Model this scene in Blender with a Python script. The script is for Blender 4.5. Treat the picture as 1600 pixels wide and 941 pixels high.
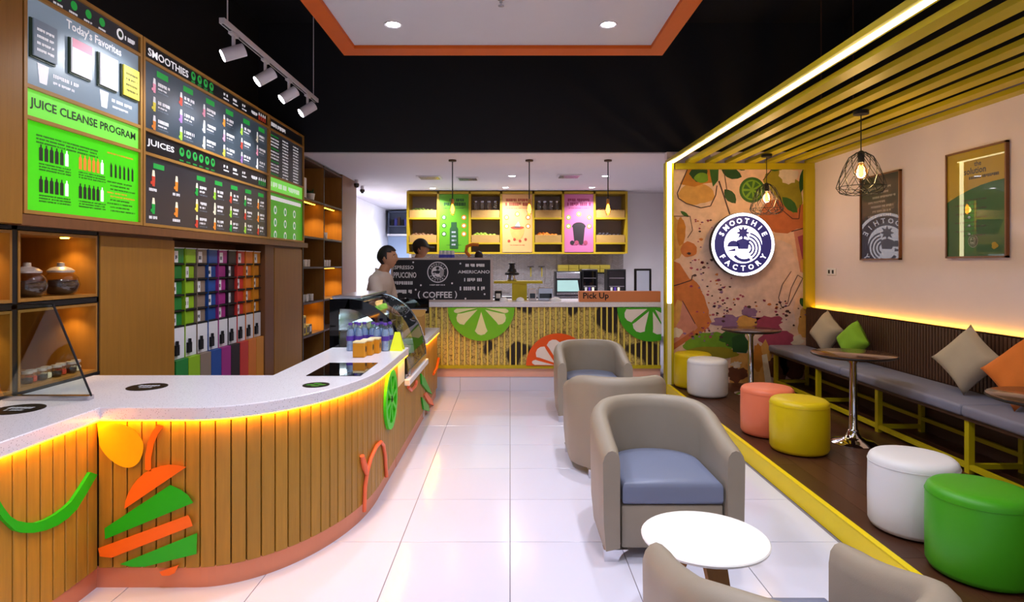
import bpy, bmesh, math, random
from mathutils import Vector, Matrix
random.seed(7)
for _o in list(bpy.data.objects):
    bpy.data.objects.remove(_o)
S = bpy.context.scene
COL = S.collection
PI = math.pi
# ------------------------------------------------------------------ camera
CH, F, VX, VY = 1.524, 951.0, 797.0, 413.0      # eye height, focal length in px, vanishing point
cd = bpy.data.cameras.new('camera')
cam = bpy.data.objects.new('camera', cd)
COL.objects.link(cam)
cam.location = (0, 0, CH)
cam.rotation_euler = (PI / 2, 0, 0)
cd.sensor_width = 36
cd.lens = 36 * F / 1600
cd.shift_x = (800 - VX) / 1600
cd.shift_y = (VY - 470.5) / 1600
cd.clip_start = 0.05
S.camera = cam
# ------------------------------------------------------------------ world and exposure
w = bpy.data.worlds.new('daylight')
S.world = w
w.use_nodes = True
w.node_tree.nodes['Background'].inputs[0].default_value = (0.76, 0.82, 1.0, 1)
w.node_tree.nodes['Background'].inputs[1].default_value = 0.5
S.view_settings.view_transform = 'Standard'
S.view_settings.look = 'None'
S.view_settings.gamma = 1
S.view_settings.use_curve_mapping = False
S.view_settings.exposure = 0.35


def P(px, py, Y):
    return ((px - VX) * Y / F, Y, CH - (py - VY) * Y / F)


def lin(h):
    h = h.lstrip('#')
    c = [int(h[i:i + 2], 16) / 255 for i in (0, 2, 4)]
    return tuple(x / 12.92 if x <= .04045 else ((x + .055) / 1.055) ** 2.4 for x in c)


MATS = {}


def pm(name, col, rough=.5, metal=0., var=.06, vscale=6., bump=0., bscale=60., coat=0., emit=0., ecol=None,
       trans=0., ior=1.45, stretch=None, rnd=0., spec=None, alpha=None):
    """procedural material: base colour with noise variation, optional bump, coat, emission"""
    if name in MATS:
        return MATS[name]
    m = bpy.data.materials.new(name)
    m.use_nodes = True
    nt = m.node_tree
    N, L = nt.nodes, nt.links
    b = N['Principled BSDF']
    c = lin(col)
    b.inputs['Roughness'].default_value = rough
    b.inputs['Metallic'].default_value = metal
    b.inputs['IOR'].default_value = ior
    if coat:
        b.inputs['Coat Weight'].default_value = coat
        b.inputs['Coat Roughness'].default_value = .03
    if trans:
        b.inputs['Transmission Weight'].default_value = trans
    if spec is not None:
        b.inputs['Specular IOR Level'].default_value = spec
    if alpha is not None:
        b.inputs['Alpha'].default_value = alpha
    tc = N.new('ShaderNodeTexCoord')
    mp = N.new('ShaderNodeMapping')
    L.new(tc.outputs['Object'], mp.inputs['Vector'])
    if stretch:
        mp.inputs['Scale'].default_value = stretch
    vec = mp.outputs['Vector']
    if rnd:
        oi = N.new('ShaderNodeObjectInfo')
        ad = N.new('ShaderNodeVectorMath')
        ad.operation = 'ADD'
        mu = N.new('ShaderNodeVectorMath')
        mu.operation = 'SCALE'
        cmb = N.new('ShaderNodeCombineXYZ')
        for k in range(3):
            L.new(oi.outputs['Random'], cmb.inputs[k])
        L.new(cmb.outputs[0], mu.inputs[0])
        mu.inputs['Scale'].default_value = 37.
        L.new(vec, ad.inputs[0])
        L.new(mu.outputs[0], ad.inputs[1])
        vec = ad.outputs[0]
    nz = N.new('ShaderNodeTexNoise')
    nz.inputs['Scale'].default_value = vscale
    nz.inputs['Detail'].default_value = 5
    L.new(vec, nz.inputs['Vector'])
    mx = N.new('ShaderNodeMix')
    mx.data_type = 'RGBA'
    mx.inputs['A'].default_value = (*[min(1, x * (1 - var)) for x in c], 1)
    mx.inputs['B'].default_value = (*[min(1, x * (1 + var)) for x in c], 1)
    L.new(nz.outputs['Fac'], mx.inputs['Factor'])
    out = mx.outputs['Result']
    if rnd:
        hv = N.new('ShaderNodeHueSaturation')
        mr = N.new('ShaderNodeMapRange')
        mr.inputs['To Min'].default_value = 1 - rnd
        mr.inputs['To Max'].default_value = 1 + rnd
        L.new(oi.outputs['Random'], mr.inputs['Value'])
        L.new(mr.outputs[0], hv.inputs['Value'])
        L.new(out, hv.inputs['Color'])
        out = hv.outputs[0]
    L.new(out, b.inputs['Base Color'])
    if bump:
        n2 = N.new('ShaderNodeTexNoise')
        n2.inputs['Scale'].default_value = bscale
        n2.inputs['Detail'].default_value = 3
        L.new(vec, n2.inputs['Vector'])
        bp = N.new('ShaderNodeBump')
        bp.inputs['Strength'].default_value = bump
        bp.inputs['Distance'].default_value = .01
        L.new(n2.outputs['Fac'], bp.inputs['Height'])
        L.new(bp.outputs[0], b.inputs['Normal'])
    if emit:
        b.inputs['Emission Color'].default_value = (*lin(ecol or col), 1)
        b.inputs['Emission Strength'].default_value = emit
    MATS[name] = m
    return m


def speckle(name, base, specks, rough, scale, amount):
    m = bpy.data.materials.new(name)
    m.use_nodes = True
    N, L = m.node_tree.nodes, m.node_tree.links
    b = N['Principled BSDF']
    tc = N.new('ShaderNodeTexCoord')
    v = N.new('ShaderNodeTexVoronoi')
    v.inputs['Scale'].default_value = scale
    L.new(tc.outputs['Object'], v.inputs['Vector'])
    r = N.new('ShaderNodeValToRGB')
    r.color_ramp.elements[0].position = amount
    r.color_ramp.elements[0].color = (*lin(specks), 1)
    r.color_ramp.elements[1].position = amount + .06
    r.color_ramp.elements[1].color = (*lin(base), 1)
    L.new(v.outputs['Distance'], r.inputs[0])
    L.new(r.outputs[0], b.inputs['Base Color'])
    b.inputs['Roughness'].default_value = rough
    MATS[name] = m
    return m


def glass_mat(name, tint='ffffff', rough=.0, mixf=.12, gl=.9):
    """thin clear sheet: mostly transparent with a fresnel gloss"""
    m = bpy.data.materials.new(name)
    m.use_nodes = True
    N, L = m.node_tree.nodes, m.node_tree.links
    N.remove(N['Principled BSDF'])
    o = N['Material Output']
    t = N.new('ShaderNodeBsdfTransparent')
    t.inputs[0].default_value = (*lin(tint), 1)
    g = N.new('ShaderNodeBsdfGlossy')
    g.inputs['Roughness'].default_value = rough
    lw = N.new('ShaderNodeLayerWeight')
    lw.inputs['Blend'].default_value = .5
    fr = N.new('ShaderNodeMath')
    fr.operation = 'POWER'
    fr.inputs[1].default_value = 4.
    L.new(lw.outputs['Facing'], fr.inputs[0])
    mul = N.new('ShaderNodeMath')
    mul.operation = 'MULTIPLY_ADD'
    mul.inputs[1].default_value = gl
    mul.inputs[2].default_value = mixf * .3
    L.new(fr.outputs[0], mul.inputs[0])
    mx = N.new('ShaderNodeMixShader')
    L.new(mul.outputs[0], mx.inputs[0])
    L.new(t.outputs[0], mx.inputs[1])
    L.new(g.outputs[0], mx.inputs[2])
    L.new(mx.outputs[0], o.inputs[0])
    MATS[name] = m
    return m


# ------------------------------------------------------------------ mesh builder
_txt = {}


def text_geo(s, font_scale=1.0):
    if s in _txt:
        return _txt[s]
    c = bpy.data.curves.new('t', 'FONT')
    c.body = s
    c.resolution_u = 2
    c.align_x = 'CENTER'
    c.align_y = 'CENTER'
    c.offset = .02
    o = bpy.data.objects.new('t', c)
    me = bpy.data.meshes.new_from_object(o)
    v = [(p.co.x, p.co.y) for p in me.vertices]
    f = [tuple(p.vertices) for p in me.polygons]
    bpy.data.objects.remove(o)
    bpy.data.meshes.remove(me)
    bpy.data.curves.remove(c)
    if v:
        x0 = min(a for a, _ in v); x1 = max(a for a, _ in v)
        y0 = min(a for _, a in v); y1 = max(a for _, a in v)
    else:
        x0 = x1 = y0 = y1 = 0
    _txt[s] = (v, f, x0, x1, y0, y1)
    return _txt[s]


class MB:
    def __init__(s):
        s.v, s.f, s.m = [], [], []

    def add(s, v, f, m=0):
        n = len(s.v)
        s.v += [tuple(p) for p in v]
        for q in f:
            s.f.append(tuple(i + n for i in q))
            s.m.append(m)
        return s

    def box(s, x0, x1, y0, y1, z0, z1, m=0):
        v = [(x, y, z) for z in (z0, z1) for y in (y0, y1) for x in (x0, x1)]
        return s.add(v, [(0, 2, 3, 1), (4, 5, 7, 6), (0, 1, 5, 4), (2, 6, 7, 3), (0, 4, 6, 2), (1, 3, 7, 5)], m)

    def rbox(s, x0, x1, y0, y1, z0, z1, r, seg=2, m=0, mat=None):
        bm = bmesh.new()
        bmesh.ops.create_cube(bm, size=1)
        for p in bm.verts:
            p.co = Vector(((x0 + x1) / 2 + p.co.x * (x1 - x0), (y0 + y1) / 2 + p.co.y * (y1 - y0), (z0 + z1) / 2 + p.co.z * (z1 - z0)))
        bmesh.ops.bevel(bm, geom=bm.edges[:], offset=r, segments=seg, profile=.5, affect='EDGES')
        bm.verts.index_update()
        v = [tuple(mat @ p.co) if mat else tuple(p.co) for p in bm.verts]
        f = [tuple(q.index for q in k.verts) for k in bm.faces]
        bm.free()
        return s.add(v, f, m)

    def cyl(s, a, b, r0, r1=None, n=12, caps=True, m=0):
        a, b = Vector(a), Vector(b)
        r1 = r0 if r1 is None else r1
        d = (b - a).normalized()
        u = d.orthogonal().normalized()
        w_ = d.cross(u)
        v, f = [], []
        for k in range(n):
            t = 2 * PI * k / n
            q = u * math.cos(t) + w_ * math.sin(t)
            v += [a + q * r0, b + q * r1]
        for k in range(n):
            j = (k + 1) % n
            f.append((2 * k, 2 * j, 2 * j + 1, 2 * k + 1))
        if caps:
            f.append(tuple(2 * k for k in range(n))[::-1])
            f.append(tuple(2 * k + 1 for k in range(n)))
        return s.add(v, f, m)

    def tube(s, pts, r, n=6, closed=False, m=0):
        pts = [Vector(p) for p in pts]
        N_ = len(pts)
        v, f = [], []
        prev = None
        for i, p in enumerate(pts):
            if closed:
                d = pts[(i + 1) % N_] - pts[i - 1]
            else:
                d = pts[min(i + 1, N_ - 1)] - pts[max(i - 1, 0)]
            d.normalize()
            if prev is None:
                u = d.orthogonal().normalized()
            else:
                u = (prev - d * prev.dot(d))
                u = u.normalized() if u.length > 1e-6 else d.orthogonal().normalized()
            prev = u
            w_ = d.cross(u)
            rr = r[i] if isinstance(r, (list, tuple)) else r
            for k in range(n):
                t = 2 * PI * k / n
                v.append(p + (u * math.cos(t) + w_ * math.sin(t)) * rr)
        for i in range(N_ if closed else N_ - 1):
            j = (i + 1) % N_
            for k in range(n):
                l = (k + 1) % n
                f.append((i * n + k, i * n + l, j * n + l, j * n + k))
        if not closed:
            f.append(tuple(range(n))[::-1])
            f.append(tuple((N_ - 1) * n + k for k in range(n)))
        return s.add(v, f, m)

    def lathe(s, prof, c=(0, 0, 0), n=24, m=0, sx=1, sy=1, caps=True):
        v, f = [], []
        for (r, z) in prof:
            for k in range(n):
                t = 2 * PI * k / n
                v.append((c[0] + r * math.cos(t) * sx, c[1] + r * math.sin(t) * sy, c[2] + z))
        for i in range(len(prof) - 1):
            for k in range(n):
                l = (k + 1) % n
                f.append((i * n + k, i * n + l, (i + 1) * n + l, (i + 1) * n + k))
        if caps and prof[0][0] > 1e-5:
            f.append(tuple(range(n))[::-1])
        if caps and prof[-1][0] > 1e-5:
            f.append(tuple((len(prof) - 1) * n + k for k in range(n)))
        return s.add(v, f, m)

    def prism(s, poly, mp, d0, d1, m=0):
        """poly in (u,v), mp(u,v,d)->xyz ; front at d1, back at d0 (poly anticlockwise seen from the front)"""
        a = sum(poly[i][0] * poly[(i + 1) % len(poly)][1] - poly[(i + 1) % len(poly)][0] * poly[i][1] for i in range(len(poly)))
        if a < 0:
            poly = poly[::-1]
        n = len(poly)
        v = [mp(u, q, d1) for u, q in poly] + [mp(u, q, d0) for u, q in poly]
        f = [tuple(range(n)), tuple(range(2 * n - 1, n - 1, -1))]
        for i in range(n):
            j = (i + 1) % n
            f.append((i, n + i, n + j, j))
        return s.add(v, f, m)

    def flat(s, poly, mp, d, m=0):
        a = sum(poly[i][0] * poly[(i + 1) % len(poly)][1] - poly[(i + 1) % len(poly)][0] * poly[i][1] for i in range(len(poly)))
        if a < 0:
            poly = poly[::-1]
        return s.add([mp(u, q, d) for u, q in poly], [tuple(range(len(poly)))], m)

    def text(s, t, mp, u, v, width=None, height=None, d=.002, m=0, rot=0., anchor='c'):
        vs, fs, x0, x1, y0, y1 = text_geo(t)
        if not vs:
            return s
        sw = width / (x1 - x0) if width else None
        sh = height / (y1 - y0) if height else None
        sw = sw or sh
        sh = sh or sw
        cx = (x0 + x1) / 2 if anchor == 'c' else x0
        cy = (y0 + y1) / 2
        cr, sr = math.cos(rot), math.sin(rot)
        o = []
        for a, b in vs:
            a, b = (a - cx) * sw, (b - cy) * sh
            o.append(mp(u + a * cr - b * sr, v + a * sr + b * cr, d))
        return s.add(o, fs, m)

    def build(s, name, mats, parent=None, smooth=0, off=None):
        me = bpy.data.meshes.new(name)
        if parent is not None and off is None:
            off = OFF.get(parent.name, (0, 0, 0))
        if off is None:
            off = (0, 0, 0)
        me.from_pydata([(a - off[0], b - off[1], c - off[2]) for a, b, c in s.v], [], s.f)
        if not isinstance(mats, (list, tuple)):
            mats = [mats]
        for k in mats:
            me.materials.append(MATS[k] if isinstance(k, str) else k)
        if len(mats) > 1:
            me.polygons.foreach_set('material_index', s.m)
        if smooth:
            me.polygons.foreach_set('use_smooth', [True] * len(me.polygons))
            me.set_sharp_from_angle(angle=math.radians(smooth))
        me.update()
        o = bpy.data.objects.new(name, me)
        COL.objects.link(o)
        if parent is not None:
            o.parent = parent
            OFF[o.name] = off
        elif any(off):
            o.location = off
            OFF[o.name] = off
        return o


OFF = {}


def tag(o, label, cat=None, group=None, kind=None):
    o['label'] = label
    if cat:
        o['category'] = cat
    if group:
        o['group'] = group
    if kind:
        o['kind'] = kind
    return o


def thing(name, loc, label, cat, group=None, kind=None, rz=0.):
    o = bpy.data.objects.new(name, None)
    o.empty_display_size = .1
    COL.objects.link(o)
    o.location = loc
    o.rotation_euler = (0, 0, rz)
    OFF[o.name] = tuple(loc)
    return tag(o, label, cat, group, kind)


def local(o):
    """children of this thing are given in its own coordinates"""
    OFF[o.name] = (0, 0, 0)
    return o


def copy_tree(o, parent=None):
    c = o.copy()
    COL.objects.link(c)
    c.parent = parent
    OFF[c.name] = OFF.get(o.name, (0, 0, 0))
    for ch in list(o.children):
        copy_tree(ch, c)
    return c


def inst(src, name, parent, loc, rot=(0, 0, 0)):
    """another object sharing src's mesh"""
    o = bpy.data.objects.new(name, src)
    COL.objects.link(o)
    o.parent = parent
    o.location = loc
    o.rotation_euler = rot
    return o


def light(name, typ, loc, power, col=(1, 1, 1), size=.1, rot=(0, 0, 0), **kw):
    d = bpy.data.lights.new(name, typ)
    d.energy = power
    d.color = col
    if typ == 'AREA':
        d.shape = kw.pop('shape', 'DISK')
        d.size = size
        if 'size_y' in kw:
            d.size_y = kw.pop('size_y')
        if 'spread' in kw:
            d.spread = kw.pop('spread')
    else:
        d.shadow_soft_size = size
    if typ == 'SPOT':
        d.spot_size = kw.pop('angle', 1.2)
        d.spot_blend = kw.pop('blend', .5)
    o = bpy.data.objects.new(name, d)
    COL.objects.link(o)
    o.location = loc
    o.rotation_euler = rot
    return o


def aim(o, to):
    d = Vector(to) - o.location
    o.rotation_euler = d.to_track_quat('-Z', 'Y').to_euler()


# plane maps: (u,v,depth out of the surface)
def mpL(X):      # surface facing +X (left side), u = Y
    return lambda u, v, d: (X + d, u, v)


def mpR(X):      # surface facing -X (right side), u = -Y
    return lambda u, v, d: (X - d, -u, v)


def mpB(Y):      # surface facing -Y (towards the camera), u = X
    return lambda u, v, d: (u, Y - d, v)


def mpT(Z):      # horizontal, facing up
    return lambda u, v, d: (u, v, Z + d)


def circ(cx, cy, r, n=24, a0=0., a1=2 * PI, ry=None):
    ry = r if ry is None else ry
    full = abs(a1 - a0) > 2 * PI - 1e-6
    k = n if full else n + 1
    return [(cx + r * math.cos(a0 + (a1 - a0) * i / n), cy + ry * math.sin(a0 + (a1 - a0) * i / n)) for i in range(k)]


def blob(cx, cy, rx, ry, jit=.15, n=28, seed=0):
    rg = random.Random(seed)
    o = []
    ph = [rg.uniform(0, 6.28) for _ in range(4)]
    for i in range(n):
        t = 2 * PI * i / n
        k = 1 + jit * (.5 * math.sin(3 * t + ph[0]) + .4 * math.sin(5 * t + ph[1]) + .35 * math.sin(9 * t + ph[2])) + rg.uniform(-1, 1) * jit * .35
        o.append((cx + rx * k * math.cos(t), cy + ry * k * math.sin(t)))
    return o


# ------------------------------------------------------------------ materials
pm('tile', 'd9dbf0', .16, var=.03, vscale=1.5, rnd=.015)
pm('grout', '7d7884', .8)
pm('black_paint', '201e23', .7, var=.1)
pm('white_paint', 'e6e2e6', .7, var=.02)
pm('ceil_white', 'd9d3da', .8, var=.02)
pm('wall_pink', 'e6d8de', .75, var=.03, bump=.05, bscale=90)
pm('orange_paint', 'dd6200', .55)
pm('yellow_paint', 'bfac08', .45, var=.05)
pm('yellow_edge', 'f3d500', .5)
pm('wood', 'a47824', .48, var=.28, vscale=5, stretch=(9, 9, .7), rnd=.10, bump=.08, bscale=14)
pm('wood_panel', '9c6a20', .5, var=.22, vscale=4, stretch=(8, 8, .6), bump=.05, bscale=12)
pm('wood_frame', 'b5833c', .45, var=.15, vscale=6)
pm('wood_dark', '4a2f20', .5, var=.25, vscale=5, stretch=(10, 10, .7))
pm('wood_end', '7a4c2a', .45, var=.2, vscale=4, stretch=(8, 8, .6))
pm('plank', '4b2b1c', .32, var=.3, vscale=5, stretch=(12, .8, 12), rnd=.18)
pm('core_dark', '2a1b10', .8)
pm('copper_light', 'eab4a2', .4, metal=.15, var=.05)
pm('copper', 'd58c70', .38, metal=.35, var=.05)
speckle('terrazzo', 'e6e2ec', '9e98a6', .25, 110, .16)
pm('steel', 'c4c4cc', .22, metal=1., var=.05)
pm('chrome', 'dcdce2', .06, metal=1., var=.02)
pm('black_metal', '1b191c', .45, metal=.3)
pm('black_gloss', '0c0b0e', .04, coat=.6)
pm('taupe', '958a7c', .46, var=.05, vscale=9, bump=.06, bscale=260)
pm('seat_blue', '757d98', .40, var=.05, bump=.04, bscale=220)
pm('bench_grey', '7f7f95', .6, var=.08, bump=.08, bscale=300)
pm('white_leather', 'e3e1e6', .42, var=.03, bump=.06, bscale=200)
pm('yellow_leather', 'd8bd08', .36, var=.04, bump=.06, bscale=200)
pm('coral_leather', 'e87a58', .42, var=.04, bump=.06, bscale=200)
pm('green_leather', '3f9c12', .42, var=.05, bump=.06, bscale=200)
pm('table_white', 'f4f4f6', .3, var=.01)
pm('table_brown', '54382c', .12, var=.2, vscale=8, stretch=(1, 8, 1))
pm('leg_wood', '8a6134', .5, var=.2, stretch=(8, 8, 1))
pm('lin_beige', 'b3a590', .9, var=.08, bump=.25, bscale=320)
pm('lin_green', '83b52c', .85, var=.08, bump=.2, bscale=320)
pm('lin_orange', 'd9752a', .85, var=.08, bump=.2, bscale=320)
pm('led_warm', 'ffb020', .5, emit=16., ecol='ffb428')
pm('led_counter', 'ffa010', .5, emit=38., ecol='ffa80c')
pm('led_white', 'fff0a0', .5, emit=9., ecol='fff5c0')
pm('lamp_glow', 'ffffff', .5, emit=30., ecol='fff6ff')
pm('bulb_glow', 'ffc850', .3, emit=22., ecol='ffba38')
pm('bulb_amber', 'ffb030', .15, emit=1.5, ecol='ff9a18', alpha=.45)
pm('white_metal', 'cfc8cf', .4)
pm('white_print', 'f0eef4', .6, emit=.35)
pm('grey_print', 'a6aab6', .6, emit=.2)
pm('green_print', '1d9a3c', .6, emit=.35)
pm('dark_print', '1c2a14', .6)
clear = glass_mat('clear_glass', 'e8f2f0', 0., .1, .8)
jarglass = glass_mat('jar_glass', 'f2eee8', .02, .35, 1.)
# ================================================================== THE SETTING
PLAT = .124          # platform height
EDGE = 1.82          # X of the platform edge
WR = 3.57            # right wall
BK = 7.18            # mural wall
CT = .86             # worktop height
# --- floor with square tiles, joints 3 mm deep
fl = tag(MB().box(-3.2, 4.2, -2.6, 15.4, -.06, -.004).build('floor', 'grout'), 'white polished tiled floor of the juice bar', 'floor', kind='structure')
bm = MB()
bm.rbox(-.2978, .2978, -.2978, .2978, -.0055, 0, .0008, 1)
tile_me = bm.build('floor_tile', 'tile', fl)
first = True
for i in range(-6, 3):
    for j in range(-9, 7):
        x0, y0 = i * .6, 3.34 + j * .6
        if x0 < -2.5 and y0 < 3.6:
            continue
        if first:
            tile_me.location = (x0 + .3, y0 + .3, 0)
            first = False
        else:
            inst(tile_me.data, 'floor_tile', fl, (x0 + .3, y0 + .3, 0))
tag(MB().box(-3.1, 2.9, 7.5, 15.3, -.004, .17).build('floor_service', 'grout'), 'raised grey floor behind the pick up counter', 'floor', kind='structure')
# --- platform on the right
pf = tag(MB().box(EDGE + .02, WR + .1, -2.5, BK, 0, PLAT - .012).build('floor_platform', 'core_dark'),
         'raised seating platform with dark plank floor and yellow edge', 'platform', kind='structure')
k = 0
pw = .145
xs = EDGE + .035
while xs < WR:
    ys = -2.5 + (k % 3) * .4
    first_y = -2.5
    while first_y < BK - .01:
        e = min(BK - .002, (ys if first_y == -2.5 and ys > -2.5 else first_y + 1.35))
        MB().box(xs, min(xs + pw, WR + .05) - .0018, first_y, e - .0018, PLAT - .012, PLAT).build('floor_plank', 'plank', pf)
        first_y = e
    xs += pw
    k += 1
MB().box(EDGE, EDGE + .02, -2.5, BK - .08, 0, PLAT).box(EDGE, EDGE + .035, -2.5, BK - .08, PLAT - .002, PLAT + .004).build('edge_riser', 'yellow_edge', pf)
# --- walls
wl = tag(MB().box(-3.15, -3.0, -2.6, 9.95, 0, 4.4).build('wall_left', 'black_paint'), 'black painted wall behind the menu boards', 'wall', kind='structure')
tag(MB().box(WR, WR + .12, -2.6, BK + .1, 0, 2.80).build('wall_right', 'wall_pink'), 'pale pink wall beside the upholstered bench', 'wall', kind='structure')
tag(MB().box(WR + .4, WR + .5, -2.6, 7.3, 2.8, 4.4).box(WR + .12, WR + .5, -2.6, 7.3, 2.76, 2.8).build('wall_right_upper', 'black_paint'), 'black upper wall above the yellow slat ceiling', 'wall', kind='structure')
tag(MB().box(-3.0, WR + .4, 7.25, 7.4, 2.86, 4.4).build('wall_bulkhead', 'black_paint'), 'black bulkhead wall above the pick up counter', 'wall', kind='structure')
tag(MB().box(-3.15, WR + .5, -2.6, 7.4, 4.4, 4.5).build('ceiling', 'black_paint'), 'black open ceiling high above the shop', 'ceiling', kind='structure')
tag(MB().box(-3.15, WR, 7.4, 15.4, 2.86, 2.95).box(-3.15, WR, 7.26, 7.4, 2.845, 2.859).build('ceiling_service', 'ceil_white'), 'white ceiling over the service area', 'ceiling', kind='structure')
wm = tag(MB().box(EDGE + .03, WR, BK, BK + .1, 0, 2.85).build('wall_mural', 'wall_pink'), 'partition wall carrying the painted fruit mural', 'wall', kind='structure')
tag(MB().box(EDGE + .03, EDGE + .13, BK + .1, 7.27, 0, 2.85).build('wall_return', 'white_paint'), 'white wall return behind the glowing post', 'wall', kind='structure')
pm('splash', 'a89f9e', .35, var=.18, vscale=14)
tag(MB().box(-1.9, 3.0, 11.45, 11.6, 0, 2.86).build('wall_back', 'white_paint'), 'white rear wall behind the yellow shelves', 'wall', kind='structure')
sp = MB()
for i in range(38):          # chevron tiles of the splashback
    for j in range(9):
        x0 = -1.86 + i * .105
        z0 = .98 + j * .088
        s = 1 if i % 2 else -1
        d = .03 * s
        sp.prism([(x0 + .002, z0 - d), (x0 + .103, z0 + d), (x0 + .103, z0 + d + .083), (x0 + .002, z0 - d + .083)], mpB(11.45), 0, .008 + .003 * ((i * 7 + j * 3) % 3))
o = sp.build('splashback', 'splash', bpy.data.objects['wall_back'])
o['kind'] = 'stuff'
tag(MB().box(-3.2, -3.05, 9.9, 15.4, 0, 2.86).build('wall_corridor', 'white_paint'), 'white side wall of the back corridor', 'wall', kind='structure')
pm('wall_blue', 'b9cdea', .7)
tag(MB().box(-3.1, -1.8, 15.2, 15.35, 0, 2.86).build('wall_corridor_end', 'wall_blue'), 'pale blue end wall of the back corridor', 'wall', kind='structure')
tag(MB().box(-1.9, -1.8, 11.6, 15.3, 0, 2.86).build('wall_corridor_right', 'white_paint'), 'white inner wall of the back corridor', 'wall', kind='structure')
tag(MB().box(2.9, 3.0, 7.4, 11.5, 0, 2.86).build('wall_service_right', 'white_paint'), 'white right wall of the service area', 'wall', kind='structure')
# shop front behind the viewer: open glazing that lets the daylight in
sf = MB().box(-3.15, WR + .1, -2.7, -2.6, 3.1, 4.4)
for x in (-3.1, -1.0, 1.2, 3.5):
    sf.box(x - .04, x + .04, -2.7, -2.6, 0, 3.1)
tag(sf.build('window_1', 'black_metal'), 'black framed shop front opening facing the mall', 'window', kind='structure')

# --- dropped ceiling raft with orange rim
RH = 3.424
rf = thing('ceiling_raft', (0, 2.2, RH), 'white suspended ceiling panel with a wide orange rim', 'ceiling panel', kind='structure')
MB().box(-1.37, 1.24, -2.3, 5.37, RH + .03, RH + .07).build('panel', 'ceil_white', rf)
rim = MB()
rim.box(-1.51, 1.385, 5.36, 5.54, RH, RH + .12).box(-1.51, -1.372, -2.4, 5.36, RH, RH + .12).box(1.242, 1.385, -2.4, 5.36, RH, RH + .12)
rim.build('rim', 'orange_paint', rf)


def downlight(x, y, z, power, label, group, r=.055, col=(.90, .91, 1.0), spread=2.3):
    t = thing('downlight', (x, y, z), label, 'downlight', group)
    MB().lathe([(r, -.001), (r + .014, -.006), (r + .02, 0), (r + .02, .004), (r, .004)], (x, y, z), 20, caps=False).build('trim_ring', 'white_metal', t, 40)
    MB().lathe([(.0001, -.0005), (r, -.0005), (r, .003), (.0001, .003)], (x, y, z), 20).build('lens', 'lamp_glow', t)
    l = light('downlight_light', 'AREA', (0, 0, -.012), power, col, r * 2, spread=spread)
    l.parent = t
    return t


DL = 13
for (x, y) in ((-.942, 4.9), (.79, 4.9), (-.942, 3.3), (.79, 3.3), (-.942, 1.6), (.79, 1.6), (-.942, -.3), (.79, -.3)):
    downlight(x, y, RH + .03, DL, 'round white downlight glowing in the orange rimmed ceiling panel', 'downlights of the ceiling panel')
for (px, py) in ((597, 307), (800, 275), (790, 293), (946, 275), (925, 293), (676, 294)):
    Y = 1.336 * F / (VY - py)
    downlight((px - VX) * Y / F, Y, 2.859, 23, 'small round downlight in the white service ceiling', 'downlights of the service ceiling', .05, (.93, .95, 1.0))
downlight(-2.75, 11.3, 2.859, 50, 'round downlight close to the white corridor wall', None, .05, (.85, .92, 1.0), 2.0)
downlight(-2.2, 13.5, 2.859, 30, 'round downlight at the far end of the corridor', None, .05, (.8, .9, 1.0))
t = thing('sprinkler', (-.066, 4.42, RH + .03), 'small chrome sprinkler head in the ceiling panel', 'sprinkler')
MB().lathe([(.028, 0), (.028, -.006), (.012, -.008), (.012, -.03), (.006, -.032), (.006, -.05)], (-.066, 4.42, RH + .03), 14).build('body', 'steel', t, 40)
MB().lathe([(.0001, -.05), (.022, -.051), (.022, -.055), (.0001, -.056)], (-.066, 4.42, RH + .03), 14).build('deflector', 'steel', t)

# --- yellow slat ceiling over the seating
SZ = 2.71
n = 8
for k in range(n):
    x = EDGE + .01 + k * (WR - EDGE - .11) / (n - 1)
    nm = ['edge beam with the glowing strip', 'second', 'third', 'fourth', 'fifth', 'sixth', 'seventh', 'last, against the pink wall,'][k]
    lb = 'yellow ceiling beam with a glowing strip along its underside' if k == 0 else 'yellow ceiling beam, the %s counted from the glowing edge beam' % nm if k < 7 else 'yellow ceiling beam running along the top of the pink wall'
    t = thing('ceiling_beam', (x, 2.3, SZ), lb, 'beam', 'yellow slat ceiling beams')
    MB().box(x, x + .10, -2.5, BK - .001, SZ, SZ + .035).build('beam', 'yellow_paint', t)
    if k == 0:
        MB().box(x + .03, x + .075, -2.5, BK - .10, SZ - .006, SZ).build('light_strip', 'led_white', t)
t = thing('beam_header', (2.7, BK, SZ), 'yellow cross beam at the head of the mural', 'beam')
MB().box(EDGE + .115, WR, BK - .05, BK - .002, SZ - .07, SZ - .001).build('board', 'yellow_paint', t)
t = thing('glowing_post', (EDGE + .03, BK - .06, 0), 'yellow corner post with a glowing white strip', 'post')
MB().box(EDGE - .01, EDGE + .085, BK - .10, BK, 0, SZ).build('post', 'yellow_paint', t)
MB().box(EDGE + .01, EDGE + .055, BK - .106, BK - .10, 1.07, SZ).build('light_strip', 'led_white', t)
pm('diffuser_off', 'e8dfb8', .4)
MB().box(EDGE + .01, EDGE + .055, BK - .106, BK - .10, PLAT, 1.07).build('unlit_strip', 'diffuser_off', t)
t = thing('corner_post', (WR - .06, BK - .05, 0), 'plain yellow post where the mural meets the pink wall', 'post')
MB().box(WR - .115, WR - .002, BK - .06, BK - .002, 1.0, SZ - .072).build('post', 'yellow_paint', t)

# --- wooden fascia carrying the menu boards
FX = -2.47
fa = tag(MB().box(-3.0, FX, 3.04, 7.30, 1.725, 3.05).box(-3.0, FX + .05, -2.5, 3.02, 1.725, 3.6).build('trim_1', 'wood_panel'), 'wooden fascia behind the backlit menu boards', 'fascia', kind='structure')
MB().box(-3.0, FX + .045, 3.02, 7.30, 1.72, 1.775).build('ledge', 'wood_end', fa)
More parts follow.
